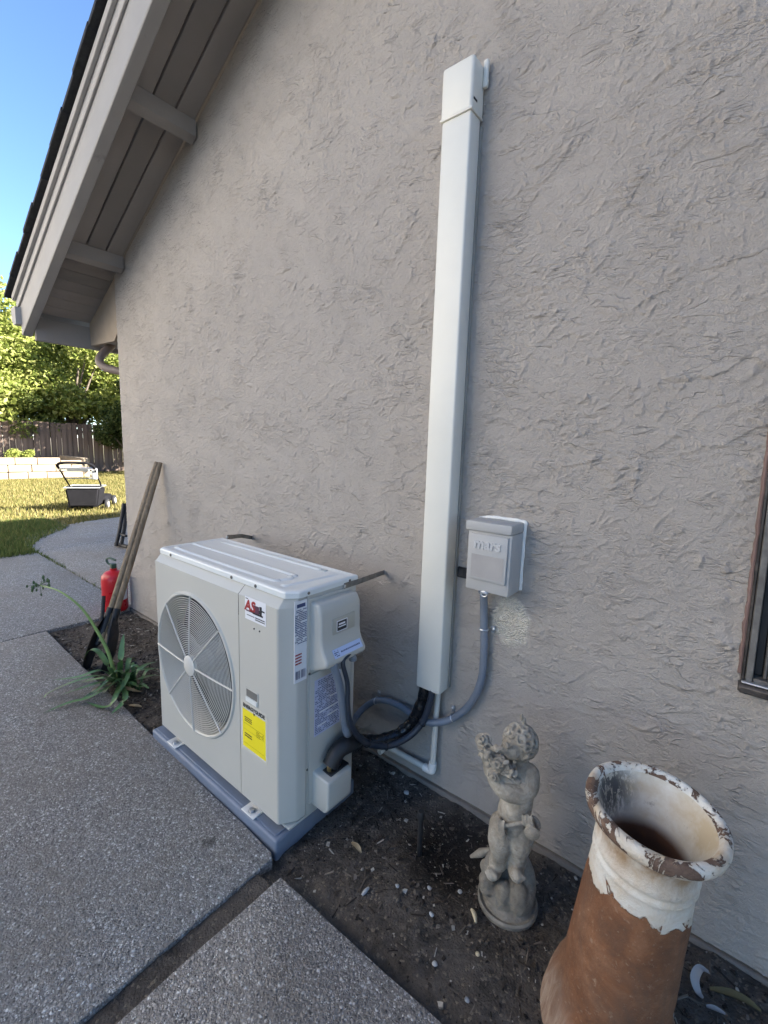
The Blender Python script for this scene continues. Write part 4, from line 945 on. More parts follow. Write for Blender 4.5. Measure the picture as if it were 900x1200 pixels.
# ---- grey flexible conduit from the box, round behind, to the unit
cd = thing('conduit', 'blue grey flexible conduit looping from disconnect box to unit', 'conduit', (-0.66, -0.02, 0.5))
wall_pts = [np.array((-0.652, -0.052, 0.872)), np.array((-0.655, -0.040, 0.83)), onY(567, 720, -0.026), onY(567, 765, -0.026), onY(563, 800, -0.026), onY(550, 826, -0.026), onY(530, 842, -0.03), onY(508, 847, -0.058), onY(490, 842, -0.05), onY(470, 828, -0.03), onY(452, 821, -0.028), onY(438, 822, -0.03), onY(424, 832, -0.06), onY(414, 845, -0.12),
            onX(408, 860, -1.0), onX(404, 848, -0.985), onX(402, 830, -0.975), onX(397, 800, -0.972), onX(391, 778, -0.975), np.array((-0.985, -0.405, 0.640))]
mb = MB(); mb.tube(spline(wall_pts, 8), 0.0135, 14); obj('conduit_tube', mb, M['conduit'], cd)
mb = MB(); T = Matrix.Translation((-0.986, -0.404, 0.600)); mb.lathe([(0.001, -0.005), (0.0155, -0.005), (0.0155, 0.006), (0.021, 0.007), (0.021, 0.021), (0.016, 0.022), (0.016, 0.034), (0.001, 0.034)], 16, T); obj('conduit_fitting', mb, M['mower_grey'], cd)
mb = MB(); T = Matrix.Translation((-0.652, -0.052, 0.846)); mb.lathe([(0.001, 0), (0.017, 0), (0.017, 0.016), (0.020, 0.017), (0.020, 0.022), (0.001, 0.022)], 16, T); obj('conduit_fitting', mb, M['conduit'], cd)
for (px, py, dirv) in ((567, 737, (0.0, 0, 1)), (531, 841, (0.8, 0, 0.5)), (441, 821, (0.9, 0, 0.1))):
    c0 = onY(px, py, -0.026); d = Vector(dirv).normalized(); e1 = Vector((0, 1, 0)); e2 = d.cross(e1)
    mb = MB(); ring = [np.array(c0)+0.0155*(math.cos(a)*np.array(e1)+math.sin(a)*np.array(e2)) for a in np.linspace(0, 2*PI, 15)[:-1]]
    mb.tube(ring, 0.0028, 6, False, True)
    q = np.array(c0)-np.array(e2)*0.016*(1 if px > 560 else -1)*-1; s2 = np.array(e2)*(1 if e2.z > 0.3 or e2.x > 0.5 else -1)
    mb.box(-0.007, -0.002, -0.012, 0.007, 0.002, 0.012, 0.001, 1, Matrix.Translation(Vector([float(k) for k in (np.array((c0[0], -0.006, c0[2]))+s2*0.025)])))
    screw(mb, np.array((c0[0], -0.009, c0[2]))+s2*0.028, (0, -1, 0), 0.006); obj('conduit_clamp', mb, M['zinc'], cd)

# ---- black cable and wrapped pipe bundle
pb = thing('pipe_bundle', 'black tape wrapped refrigerant pipes sagging from cover to unit', 'pipe bundle', (-0.9, -0.05, 0.3))
P = [onY(500, 800, -0.045), onY(494, 825, -0.05), onY(484, 845, -0.06), onY(468, 860, -0.09), onY(445, 868, -0.15), onY(424, 868, -0.22), onX(408, 872, -0.99), onX(396, 880, -0.995), onX(387, 897, -1.0)]
Pp = spline(P, 10); R_ = [0.024*(1+0.22*mnoise.noise(Vector((i*0.31, 0, 2)))) if i < 55 else 0.030 for i in range(len(Pp))]
mb = MB(); mb.tube(Pp[:58], R_[:58], 16); obj('taped_wrap', mb, M['tape'], pb, 60)
mb = MB(); mb.tube(Pp[54:], [0.0295]*len(Pp[54:]), 18); obj('foam_sleeve', mb, M['black_rubber'], pb, 60)
P2 = [onY(508, 802, -0.062), onY(503, 826, -0.068), onY(494, 848, -0.080), onY(478, 864, -0.115), onY(455, 874, -0.18), onY(434, 872, -0.25), onX(421, 864, -0.965), onX(412, 850, -0.957), onX(408, 830, -0.955), onX(407, 800, -0.957), onX(402, 775, -0.965), np.array((-0.972, -0.350, 0.636))]
mb = MB(); Q = spline(P2, 9); r2 = np.interp(np.arange(len(Q)), [0, 50, 68, len(Q)], [0.0125, 0.0125, 0.0085, 0.0075]); mb.tube(Q, list(r2), 12); obj('control_cable', mb, simple('blue_black_jacket', (0.030, 0.037, 0.052), 0.4, var=0.15), pb, 60)
for k in (18, 37, 47):
    c0 = Q[k]; t_ = Q[k+1]-Q[k]; t_ /= np.linalg.norm(t_); e1 = np.cross(t_, (0, 0, 1)); e1 /= np.linalg.norm(e1); e2 = np.cross(t_, e1)
    mb = MB(); mb.tube([c0+0.0145*(math.cos(a)*e1+math.sin(a)*e2) for a in np.linspace(0, 2*PI, 13)[:-1]], 0.0022, 5, False, True); obj('zip_tie', mb, M['dark'], pb)
cn = MB()
cn.lathe([(0.001, 0), (0.013, 0), (0.013, 0.012), (0.010, 0.013), (0.010, 0.022), (0.001, 0.022)], 14, Matrix.Translation((-0.972, -0.350, 0.604))); obj('cable_gland', cn, M['mower_grey'], pb)

# ---- condensate drain
dn = thing('drain_pipe', 'white drain pipe dropping from cover then turning along wall', 'drain pipe', (-0.85, -0.03, 0.03))
el = onY(506, 903, -0.028)
mb = MB(); mb.tube([onY(514, 800, -0.028), (el[0]+0.002, -0.028, el[2]+0.03)], 0.0115, 14); obj('pipe_drop', mb, M['pvc'], dn)
l1 = onY(452, 884, -0.028); mb = MB(); mb.tube([(el[0]-0.03, -0.028, el[2]-0.002), (-1.16, -0.028, el[2]-0.004)], 0.0115, 14); obj('pipe_run', mb, M['pvc'], dn)
mb = MB(); mb.tube(spline([(el[0]+0.002, -0.028, el[2]+0.036), (el[0]+0.002, -0.028, el[2]+0.012), (el[0]-0.004, -0.028, el[2]-0.001), (el[0]-0.036, -0.028, el[2]-0.002)], 7), [0.0155]*22, 16); obj('elbow', mb, M['pvc_new'], dn)
e2_ = onX(430, 884, -1.05); mb = MB(); mb.tube([(-1.06, -0.028, el[2]-0.004), (-1.06, -0.075, el[2]-0.008)], 0.0115, 12); obj('pipe_stub', mb, M['pvc'], dn)

# ================================================================== GARDEN THINGS
# ---- chimney pot used as an ornament
pot_base = Vector((-0.116, -0.365, -0.06)); axis = Vector((0.073, -0.054, 1)).normalized()
pot = thing('chimney_pot', 'large terracotta chimney pot with flaking white paint by the wall', 'chimney pot', pot_base)
TP = Matrix.Translation(pot_base) @ axis.to_track_quat('Z', 'Y').to_matrix().to_4x4()
outer = [(0.100, 0.000), (0.140, 0.000), (0.1455, 0.010), (0.1455, 0.035), (0.142, 0.060), (0.138, 0.095), (0.131, 0.130), (0.122, 0.155), (0.1165, 0.172), (0.1135, 0.20), (0.1105, 0.28), (0.1060, 0.38), (0.1005, 0.48), (0.0975, 0.525),
         (0.0990, 0.531), (0.1010, 0.535), (0.0985, 0.541), (0.0960, 0.546), (0.0985, 0.553), (0.1010, 0.557), (0.0980, 0.564), (0.0965, 0.580), (0.0990, 0.600), (0.1055, 0.618), (0.1150, 0.632), (0.1260, 0.640), (0.1310, 0.648), (0.1325, 0.657), (0.1310, 0.666), (0.1260, 0.671), (0.1180, 0.672), (0.1120, 0.668), (0.1085, 0.660)]
inner = [(0.1085, 0.660), (0.1040, 0.645), (0.0955, 0.625), (0.0880, 0.600), (0.0830, 0.575), (0.0800, 0.560), (0.0760, 0.545), (0.0750, 0.40), (0.074, 0.03), (0.001, 0.03)]
def lathe_obj(name, prof_, mat, n=96, wob=0.0012):
    pr2 = []                                              # densify so the wobble reads
    for (r0, z0), (r1, z1) in zip(prof_[:-1], prof_[1:]):
        k = max(1, int(math.hypot(r1-r0, z1-z0)/0.012))
        for j in range(k): pr2.append((r0+(r1-r0)*j/k, z0+(z1-z0)*j/k))
    pr2.append(prof_[-1]); vs = []; fs = []
    for (r, z) in pr2:
        for k in range(n):
            a = 2*PI*k/n; q = Vector((r*math.cos(a), r*math.sin(a), z)); w = 1+wob/max(r, 0.02)*(mnoise.noise(q*11)+0.6*mnoise.noise(q*37)); vs.append((q.x*w, q.y*w, z))
    m_ = len(pr2); fs = [(i*n+k, i*n+(k+1) % n, (i+1)*n+(k+1) % n, (i+1)*n+k) for i in range(m_-1) for k in range(n)]
    mb = MB(); mb.add(vs, fs); me = bpy.data.meshes.new(name); me.from_pydata(mb.v, [], mb.f); me.materials.append(mat); me.polygons.foreach_set('use_smooth', [True]*len(me.polygons)); me.update()
    o = bpy.data.objects.new(name, me); o.parent = pot; o.rotation_euler = axis.to_track_quat('Z', 'Y').to_euler(); COL.objects.link(o); return o
lathe_obj('pot_body', outer, M['pot']); lathe_obj('pot_lining', inner, M['pot_in'])

# ---- cherub statue
SAX = np.array((-0.424, -0.245)); vdir = np.array((CAM[0]-SAX[0], CAM[1]-SAX[1], 0.0)); vdir /= np.linalg.norm(vdir); udir = np.array((-vdir[1], vdir[0], 0.0))
if udir @ CR < 0: udir = -udir
def S(px, py, d=0.0):
    """point seen at this photograph pixel, d metres in front of the upright plane through the statue's axis"""
    r = ray(px, py); o = np.array((SAX[0], SAX[1], 0))+vdir*d; return CAM+r*(((o-CAM) @ vdir)/(r @ vdir))
statue = thing('cherub_statue', 'weathered grey cherub statue holding flowers on a round rocky base', 'statue', (SAX[0], SAX[1], -0.06))
def limb(mb, pts, rad, n=6):
    P = spline(pts, n) if len(pts) > 2 else [np.array(pts[0])+(np.array(pts[1])-np.array(pts[0]))*t for t in np.linspace(0, 1, n+1)]
    R = np.interp(np.linspace(0, 1, len(P)), np.linspace(0, 1, len(rad)), rad)
    for p, r in zip(P, R): mb.sphere(p, r, 2)
    mb.tube(P, list(R), 12); return mb
def fuse(mb, name, mat, parent, voxel=0.003, smooth_it=3, fac=0.5):
    """union overlapping lumps into one continuous carved surface"""
    me = bpy.data.meshes.new('lump'); me.from_pydata(mb.v, [], mb.f); me.update(); to = bpy.data.objects.new('lump', me); COL.objects.link(to)
    r = to.modifiers.new('r', 'REMESH'); r.mode = 'VOXEL'; r.voxel_size = voxel; r.use_smooth_shade = True
    if smooth_it: s2 = to.modifiers.new('s', 'SMOOTH'); s2.iterations = smooth_it; s2.factor = fac
    dg = bpy.context.evaluated_depsgraph_get(); dg.update(); out = bpy.data.meshes.new_from_object(to.evaluated_get(dg))
    bpy.data.objects.remove(to); bpy.data.meshes.remove(me); out.name = name; out.materials.clear(); out.materials.append(mat)
    org = origin_of(parent); co = np.empty(len(out.vertices)*3, np.float32); out.vertices.foreach_get('co', co); co = co.reshape(-1, 3)-np.array(org, np.float32); out.vertices.foreach_set('co', co.ravel()); out.update()
    out.polygons.foreach_set('use_smooth', [True]*len(out.polygons))
    o = bpy.data.objects.new(name, out); o.parent = parent; COL.objects.link(o); return o
bd = MB()
# head turned to the picture's left, bowed a little
hc = S(607, 878, 0.005); bd.sphere(hc, 0.042, 3, (0.92, 0.98, 1.05))
face = S(599, 882, 0.026); bd.sphere(face, 0.028, 3)                                     # cheek and brow
bd.sphere(S(592, 884, 0.034), 0.017, 2); bd.sphere(S(601, 889, 0.040), 0.017, 2)          # cheeks
bd.sphere(S(594, 880, 0.054), 0.0070, 2); bd.sphere(S(593.5, 876.5, 0.052), 0.0055, 2)    # nose
bd.sphere(S(596, 891, 0.044), 0.0105, 2)                                                  # chin
bd.sphere(S(594.5, 886.6, 0.053), 0.0045, 2, (1.4, 1, 0.6))                              # lips
bd.sphere(S(590.5, 877.5, 0.044), 0.0048, 2); bd.sphere(S(599, 879, 0.051), 0.0048, 2)    # eyes
bd.sphere(S(612, 884, 0.038), 0.0085, 2, (0.6, 1, 1.3))                                   # ear
limb(bd, [S(608, 893, 0.0), S(607, 905, 0.0)], [0.026, 0.030], 4)
# torso
limb(bd, [S(607, 908, 0.0), S(606, 925, 0.004), S(605, 943, 0.008), S(602, 957, 0.008), S(602, 970, 0.004)], [0.040, 0.048, 0.046, 0.047, 0.048], 5)
bd.sphere(S(603, 953, 0.028), 0.033, 3)                                                   # round belly
# near arm: shoulder, folded elbow, forearm lifted to the flowers
limb(bd, [S(618, 913, 0.012), S(617, 926, 0.030), S(609, 935, 0.050)], [0.034, 0.033, 0.028], 6)
limb(bd, [S(609, 935, 0.050), S(595, 933, 0.064), S(582, 922, 0.056), S(575, 906, 0.045)], [0.028, 0.026, 0.022, 0.017], 6)
# far arm reaching round the bouquet from behind
limb(bd, [S(596, 909, -0.012), S(583, 915, -0.01), S(575, 909, 0.01), S(571, 898, 0.02)], [0.030, 0.024, 0.020, 0.015], 6)
# hands: palm and five bent fingers each
def hand(mb, c, fx, fy, k=1.0):
    c = np.array(c); mb.sphere(c, 0.013*k, 2, (1, 0.8, 1.1))
    for i, (s, L) in enumerate(((-1.5, 0.017), (-0.5, 0.020), (0.5, 0.019), (1.5, 0.015))):
        a = c+fx*s*0.006*k; mb.tube(spline([a, a+fy*L*0.6*k+vdir*0.004, a+fy*L*k-vdir*0.003], 4), [0.0046*k]*9, 7); mb.sphere(a+fy*L*k-vdir*0.003, 0.0045*k, 1)
    t0 = c-fx*0.010*k; mb.tube(spline([t0, t0-fx*0.008*k+fy*0.006*k+vdir*0.004, t0-fx*0.006*k+fy*0.014*k+vdir*0.006], 4), [0.005*k]*9, 7)
zup = np.array((0, 0, 1.0))
hand(bd, S(572, 900, 0.050), udir*0.8-zup*0.3, zup*0.9-udir*0.3); hand(bd, S(569, 893, 0.022), udir, zup)
# hips and legs
bd.sphere(S(592, 972, 0.006), 0.040, 3); bd.sphere(S(612, 972, 0.0), 0.042, 3)
limb(bd, [S(589, 972, 0.012), S(586, 990, 0.026), S(585.5, 1003, 0.022)], [0.040, 0.037, 0.026], 7)
limb(bd, [S(585.5, 1003, 0.022), S(583.5, 1014, 0.006), S(579, 1024, -0.002)], [0.026, 0.028, 0.017], 7)
limb(bd, [S(610, 972, 0.008), S(609, 990, 0.022), S(607, 1003, 0.022)], [0.041, 0.037, 0.027], 7)
limb(bd, [S(607, 1003, 0.022), S(605, 1014, 0.008), S(603, 1025, 0.006)], [0.027, 0.029, 0.019], 7)
def foot(mb, heel, toe, k=1.0):
    heel, toe = np.array(heel), np.array(toe); d = toe-heel; L = np.linalg.norm(d); d /= L; sd = np.cross(d, zup); sd /= np.linalg.norm(sd)
    limb(mb, [heel, heel+d*L*0.5, toe], [0.018*k, 0.018*k, 0.016*k], 5)
    for i, s in enumerate((-1.7, -0.8, 0.0, 0.8, 1.6)): mb.sphere(toe+d*(0.012-0.002*abs(s))+sd*s*0.0075*k, (0.0068 if i == 0 else 0.0052)*k, 2)
foot(bd, S(603.5, 1025, 0.014), S(605.5, 1031, 0.054), 1.2); foot(bd, S(580, 1025, 0.004), S(576, 1029, 0.038), 1.15)
body = fuse(bd, 'cherub_body', M['stone'], statue, 0.0030, 3)
# curls: a cap with raised spiral locks
hr = MB(); hr.sphere(hc+zup*0.007-vdir*0.007+udir*0.005, 0.0446, 3, (0.95, 1.0, 1.0))
rr = random.Random(4)
hcap = hc+zup*0.007-vdir*0.007+udir*0.005
cu_dirs = []
for i in range(50):
    z = 1-2*(i+0.5)/50; a = i*2.39996; d = np.array((math.cos(a)*math.sqrt(1-z*z), math.sin(a)*math.sqrt(1-z*z), z))
    if d @ (vdir*0.8-udir*0.62-zup*0.45) > 0.60 or d[2] < -0.62: continue
    cu_dirs.append(d)
for d in cu_dirs:
    e1 = np.cross(d, (0.3, 0.2, 0.9)); e1 /= np.linalg.norm(e1); e2 = np.cross(d, e1); R0 = rr.uniform(0.013, 0.018); ph = rr.uniform(0, 6.3); sg = rr.choice((-1, 1)); pts = []
    for t in np.linspace(0, 1, 22):
        a = ph+sg*t*6.6; r_ = R0*(1-0.74*t); pts.append(hcap+d*(0.0450+0.002*t)+e1*r_*math.cos(a)+e2*r_*math.sin(a))
    hr.tube(pts, list(0.0030+0.0022*np.sin(np.linspace(0.3, 2.6, 22))), 7)
for (px, py, d) in ((611, 846, 0.0), (614, 850, -0.01)): hr.sphere(S(px, py, d), 0.007, 2, (0.7, 0.7, 1.6))
fuse(hr, 'curly_hair', M['stone'], statue, 0.0019, 1, 0.2)
# bouquet of roses
fw = MB()
def rose(mb, c, R, up):
    up = np.array(up)/np.linalg.norm(up); e1 = np.cross(up, (0.2, 0.9, 0.3)); e1 /= np.linalg.norm(e1); e2 = np.cross(up, e1); c = np.array(c); mb.sphere(c, R*0.82, 2)
    for turn, rad, h in ((0, 1.0, 0.10), (1, 0.70, 0.62), (2, 0.36, 0.98)):
        ph = rr.uniform(0, 6); pts = [c+up*R*(h+0.06*math.sin(3*a))+(e1*math.cos(a+ph)+e2*math.sin(a+ph))*R*rad*(1+0.10*math.sin(3*a+turn)) for a in np.linspace(0, 2*PI, 19)[:-1]]
        mb.tube(pts, R*0.17, 6, False, True)
limb(fw, [S(603, 927, 0.040), S(590, 917, 0.040), S(578, 903, 0.036), S(568, 883, 0.030)], [0.024, 0.028, 0.026, 0.020], 6)
rose(fw, S(566.5, 874, 0.034), 0.021, -0.3*udir+vdir*0.8+zup*0.7); rose(fw, S(573, 886, 0.046), 0.018, vdir+0.3*zup); rose(fw, S(583, 899, 0.062), 0.021, vdir+0.4*zup); rose(fw, S(579, 913, 0.068), 0.017, vdir+0.1*zup); rose(fw, S(593, 907, 0.062), 0.017, vdir*0.7+zup); rose(fw, S(588, 891, 0.038), 0.015, zup+vdir*0.5)
for _ in range(34):
    t = rr.random(); p = S(566+32*t+rr.uniform(-8, 10), 872+46*t+rr.uniform(-6, 8), 0.05+0.025*math.sin(t*3)+rr.uniform(-0.01, 0.012)); fw.sphere(p, rr.uniform(0.006, 0.010), 2, (1.3, 0.9, 0.35), Matrix.Rotation(rr.uniform(0, 6), 3, 'X') @ Matrix.Rotation(rr.uniform(0, 6), 3, 'Z'))
for _ in range(14): fw.sphere(S(rr.uniform(590, 604), rr.uniform(893, 908), rr.uniform(0.03, 0.05)), rr.uniform(0.004, 0.007), 2)
fuse(fw, 'flower_bouquet', M['stone'], statue, 0.0019, 1, 0.2)
# sash with rosette
sh = MB()
sh.tube(spline([S(583, 965, 0.048), S(592, 972, 0.060), S(603, 971, 0.060), S(615, 968, 0.048), S(622, 966, 0.02)], 6), [0.0065]*25, 8)
sh.tube(spline([S(583, 962, 0.04), S(584, 975, 0.058), S(587, 985, 0.066), S(592, 981, 0.064)], 6), [0.009, 0.010, 0.011, 0.010, 0.008, 0.008]*3+[0.006], 8)
sh.tube(spline([S(616, 958, 0.040), S(619, 968, 0.050), S(622, 976, 0.050)], 6), list(0.003+0.009*np.sin(np.linspace(0.15, 2.7, 13))), 8); sh.tube(spline([S(624, 962, 0.028), S(629, 970, 0.030), S(630, 978, 0.028)], 6), list(0.003+0.007*np.sin(np.linspace(0.15, 2.7, 13))), 8)
rc = S(623, 978, 0.056); sh.sphere(rc, 0.012, 2, (1.2, 0.7, 1.2))
for r_ in (0.018, 0.0105, 0.004): sh.tube([rc+vdir*(0.017-0.35*r_)+r_*(math.cos(a)*udir+math.sin(a)*zup) for a in np.linspace(0, 2*PI, 17)[:-1]], 0.0038, 6, False, True)
for dx in (-5, -1.5, 2, 5.5): sh.tube(spline([S(617+dx, 959, 0.052), S(617.5+dx, 967, 0.060), S(620+dx, 974, 0.058)], 5), list(0.0015+0.0025*np.sin(np.linspace(0.2, 2.9, 11))), 6)
for dx in (0, 3.2, 6.5): sh.tube(spline([S(584+dx, 966, 0.060), S(583.5+dx, 974, 0.068), S(586+dx*0.7, 984, 0.072)], 5), [0.0035]*11, 6)
fuse(sh, 'sash', M['stone'], statue, 0.0019, 1, 0.2)
# rocky dolphin mound on a round plinth
bc = np.array((SAX[0]+0.008, SAX[1]+0.004, 0.0)); rk = MB()
def mound(px, py, d, r, sc=(1, 1, 1)): rk.sphere(S(px, py, d), r, 3, sc)
mound(590, 1048, 0.0, 0.058, (1, 1, 0.9)); mound(606, 1050, 0.006, 0.052); mound(607, 1058, 0.030, 0.040, (0.8, 0.8, 1.3)); mound(590, 1053, 0.032, 0.034, (0.75, 0.8, 1.3)); mound(596, 1035, -0.02, 0.045)
mound(571, 1036, 0.020, 0.026, (1, 1, 0.9)); mound(570, 1046, 0.030, 0.020, (1.1, 1, 0.8)); mound(578, 1049, 0.034, 0.013); mound(575, 1022, 0.0, 0.026); mound(569, 1019, -0.01, 0.018); mound(566, 1038, 0.040, 0.006)
limb(rk, [S(572, 1012, -0.01), S(578, 1004, -0.02), S(584, 996, -0.03)], [0.012, 0.011, 0.010], 5); limb(rk, [S(612, 1012, -0.015), S(616, 1028, -0.012), S(616, 1044, 0.0)], [0.020, 0.026, 0.030], 5)
rk.sphere((bc[0], bc[1], -0.035), 0.078, 3, (1, 1, 0.35))
fuse(rk, 'rock_mound', M['mossy_stone'], statue, 0.0032, 2)
pl = MB(); pl.lathe([(0.001, -0.085), (0.082, -0.085), (0.084, -0.045), (0.088, -0.036), (0.0885, -0.027), (0.084, -0.022), (0.078, -0.027), (0.001, -0.030)], 56, Matrix.Translation((bc[0], bc[1], 0.0))); obj('round_plinth', pl, M['mossy_stone'], statue, 40)
# leafy sprig lying behind the statue's left foot: part of the cast
sg = MB(); limb(sg, [S(573, 1001, -0.05), S(563, 1004, -0.055), S(552, 1008, -0.06)], [0.008, 0.013, 0.005], 6)
obj('broken_wing', sg, M['stone'], statue, 60)

# ---- sprinkler riser
rs = thing('sprinkler_riser', 'black sprinkler riser standing in the dug soil', 'sprinkler', onZ(491, 1008, -0.05))
p0 = onZ(491, 1008, -0.06); mb = MB(); top = onY(491, 956, p0[1]); mb.tube([p0, (p0[0], p0[1], top[2])], 0.0085, 12); obj('riser_pipe', mb, M['dark'], rs)
mb = MB(); mb.lathe([(0.001, 0), (0.012, 0), (0.013, 0.004), (0.013, 0.022), (0.010, 0.026), (0.001, 0.026)], 14, Matrix.Translation((p0[0], p0[1], top[2]-0.004))); obj('nozzle_cap', mb, M['dark'], rs)

# ---- post hole digger leaning on the wall
hb_ = np.array((-2.86, -0.475, 0.12)); ht = np.array((-3.045, -0.028, 1.170)); ax_ = ht-hb_; ax_ /= np.linalg.norm(ax_)
side = np.cross(ax_, np.array((0.75, -1, 0.2))); side /= np.linalg.norm(side)
if side @ CR < 0: side = -side
pd = thing('post_hole_digger', 'post hole digger with two weathered wooden handles leaning on the wall', 'post hole digger', (hb_[0], hb_[1], -0.04))
for s in (-1, 1):
    P = [hb_+side*s*0.0155+(ht-hb_)*t+side*0.0035*math.sin(t*3+s) for t in np.linspace(0, 1, 14)]
    mb = MB(); mb.tube(P, [0.0175]*12+[0.017, 0.0130], 12); obj('wooden_handle', mb, M['handle_wood'], pd)
fwd = np.cross(side, ax_)
for s in (-1, 1):
    mb = MB(); vs = []; nr, nc = 12, 9
    for i in range(nr+1):
        t = i/nr; w = 0.056*(1-0.25*t**3); cen = hb_+ax_*(0.16-0.33*t)+side*s*(0.020+0.036*math.sin(min(1, t*1.3)*PI*0.55))
        for j in range(nc+1):
            a = (j/nc-0.5)*2.1; vs.append(cen+side*s*(math.cos(a)-0.5)*w*0.55*min(1, t*2.5+0.25)+fwd*math.sin(a)*w*min(1, t*2.2+0.35))
    k_ = len(vs); vs2 = [np.array(q)+side*s*0.004 for q in vs]; F = [(i*(nc+1)+j, i*(nc+1)+j+1, (i+1)*(nc+1)+j+1, (i+1)*(nc+1)+j) for i in range(nr) for j in range(nc)]
    mb.add(vs, F); mb.add(vs2, F); obj('digger_blade', mb, M['black_iron'], pd, 60)
    mb = MB(); mb.tube([hb_+side*s*0.020+ax_*0.20, hb_+side*s*0.022+ax_*0.06, hb_+side*s*0.034-ax_*0.02], [0.0205, 0.0205, 0.014], 12); obj('blade_socket', mb, M['black_iron'], pd)
mb = MB(); hg = hb_+ax_*0.10; mb.tube([hg-side*0.05, hg+side*0.05], 0.010, 10); mb.tube([hg-side*0.05+fwd*0.0, hg-side*0.062+ax_*0.07, hg-side*0.085+ax_*0.16], [0.010, 0.011, 0.011], 8); obj('hinge_lever', mb, M['black_iron'], pd)

# ---- fire extinguisher by the corner
xb = np.array((-3.705, -0.100, 0.0)); fx = thing('fire_extinguisher', 'red cylinder extinguisher standing at the wall corner behind wooden handles', 'fire extinguisher', xb)
mb = MB(); mb.lathe([(0.001, 0.0), (0.082, 0.0), (0.088, 0.008), (0.088, 0.245), (0.083, 0.275), (0.062, 0.300), (0.034, 0.312), (0.024, 0.316), (0.024, 0.33), (0.001, 0.33)], 32, Matrix.Translation(Vector(xb))); cyl = obj('cylinder', mb, M['red_paint'], fx)
mb = MB(); mb.box(-0.018, -0.018, 0.33, 0.018, 0.018, 0.365, 0.004, 2, Matrix.Translation(Vector(xb))); mb.tube(spline([xb+(0.0, 0, 0.355), xb+np.array(udir)*-0.05+(0, 0, 0.36), xb+np.array(udir)*-0.065+(0, 0, 0.39), xb+np.array(udir)*-0.03+(0, 0, 0.405), xb+np.array(udir)*0.025+(0, 0, 0.395)], 6), 0.008, 8); obj('valve_handle', mb, M['green_plastic'], fx)
mb = MB(); vs = []; cd_ = CAM[:2]-xb[:2]; a0 = math.atan2(cd_[1], cd_[0])
for z in (0.09, 0.20):
    for k in range(8): a = a0+0.35+(k/7)*0.85; vs.append((xb[0]+0.0892*math.cos(a), xb[1]+0.0892*math.sin(a), xb[2]+z))
mb.add(vs, [(k, k+1, k+9, k+8) for k in range(7)]); obj('paper_label', mb, simple('extinguisher_label', (0.62, 0.63, 0.66), 0.5), fx)

# ---- strap leaved plant with a long seed stalk
pl0 = np.array((-2.50, -0.50, -0.045)); plant = thing('lily_plant', 'strap leaved lily spilling over the slab with one long seed stalk', 'plant', pl0)
def strap_leaf(base, pts, w, mat=M['strap_leaf']):
    P = spline([base]+pts, 8); m_ = len(P); mb = MB(); vs = []
    for i, p in enumerate(P):
        t = i/(m_-1); tt = P[min(i+1, m_-1)]-P[max(i-1, 0)]; tt /= np.linalg.norm(tt); s = np.cross(tt, zup); s /= (np.linalg.norm(s)+1e-6); ww = 1.25*w*(0.55+0.9*t)*(1-t**3.0)+0.0008; nn = np.cross(s, tt)
        for k in (-1, 0, 1): vs.append(p+s*ww*k+nn*(0.28*ww*abs(k)))
    mb.add(vs, [(i*3+k, i*3+k+1, (i+1)*3+k+1, (i+1)*3+k) for i in range(m_-1) for k in range(2)]); return obj('leaf', mb, mat, plant, 60)
pl1 = np.array((-2.33, -0.43, -0.045))
def lift_pt(x, y, z): return onZ(x, y, z)
for (root_px, pts, w) in (
        ((134, 795), [((118, 786), 0.06), ((90, 794), 0.05), ((61, 797), 0.02)], 0.011), ((134, 797), [((115, 792), 0.09), ((85, 800), 0.09), ((58, 812), 0.03), ((51, 818), 0.01)], 0.011),
        ((135, 799), [((118, 800), 0.07), ((95, 807), 0.06), ((70, 815), 0.02)], 0.012), ((135, 801), [((122, 808), 0.05), ((104, 818), 0.03), ((80, 824), 0.015), ((50, 836), 0.005)], 0.010),
        ((136, 800), [((125, 795), 0.12), ((108, 797), 0.11), ((84, 803), 0.06)], 0.011), ((136, 797), [((128, 783), 0.14), ((116, 765), 0.20), ((106, 762), 0.20), ((98, 772), 0.15)], 0.012),
        ((140, 797), [((141, 780), 0.13), ((143, 760), 0.22), ((145, 743), 0.29)], 0.013), ((140, 800), [((137, 812), 0.06), ((130, 826), 0.03), ((118, 829), 0.01), ((100, 822), 0.01)], 0.011),
        ((142, 802), [((147, 815), 0.05), ((143, 825), 0.03), ((130, 837), 0.012)], 0.012), ((143, 798), [((156, 790), 0.10), ((170, 780), 0.13), ((185, 775), 0.10)], 0.012),
        ((146, 798), [((160, 787), 0.09), ((176, 784), 0.10), ((190, 783), 0.06)], 0.012), ((148, 800), [((162, 796), 0.08), ((178, 792), 0.07), ((192, 792), 0.03)], 0.011), ((146, 802), [((152, 800), 0.06), ((164, 805), 0.04), ((174, 802), 0.02)], 0.010),
        ((137, 798), [((120, 804), 0.04), ((108, 812), 0.03), ((92, 822), 0.015)], 0.009), ((144, 798), [((150, 786), 0.10), ((158, 780), 0.13), ((166, 786), 0.11)], 0.009)):
    strap_leaf(onZ(root_px[0], root_px[1], -0.035), [onZ(x, y, z) for (x, y), z in pts], w)
for k in range(11):
    a = rr.uniform(0, 6.28); d = np.array((math.cos(a), math.sin(a), 0)); L = rr.uniform(0.10, 0.19); b0 = pl0+np.array((rr.uniform(-0.03, 0.1), rr.uniform(-0.02, 0.05), 0))
    strap_leaf(b0, [b0+d*L*0.4+zup*rr.uniform(0.08, 0.14), b0+d*L+zup*rr.uniform(0.02, 0.12)], rr.uniform(0.008, 0.012))
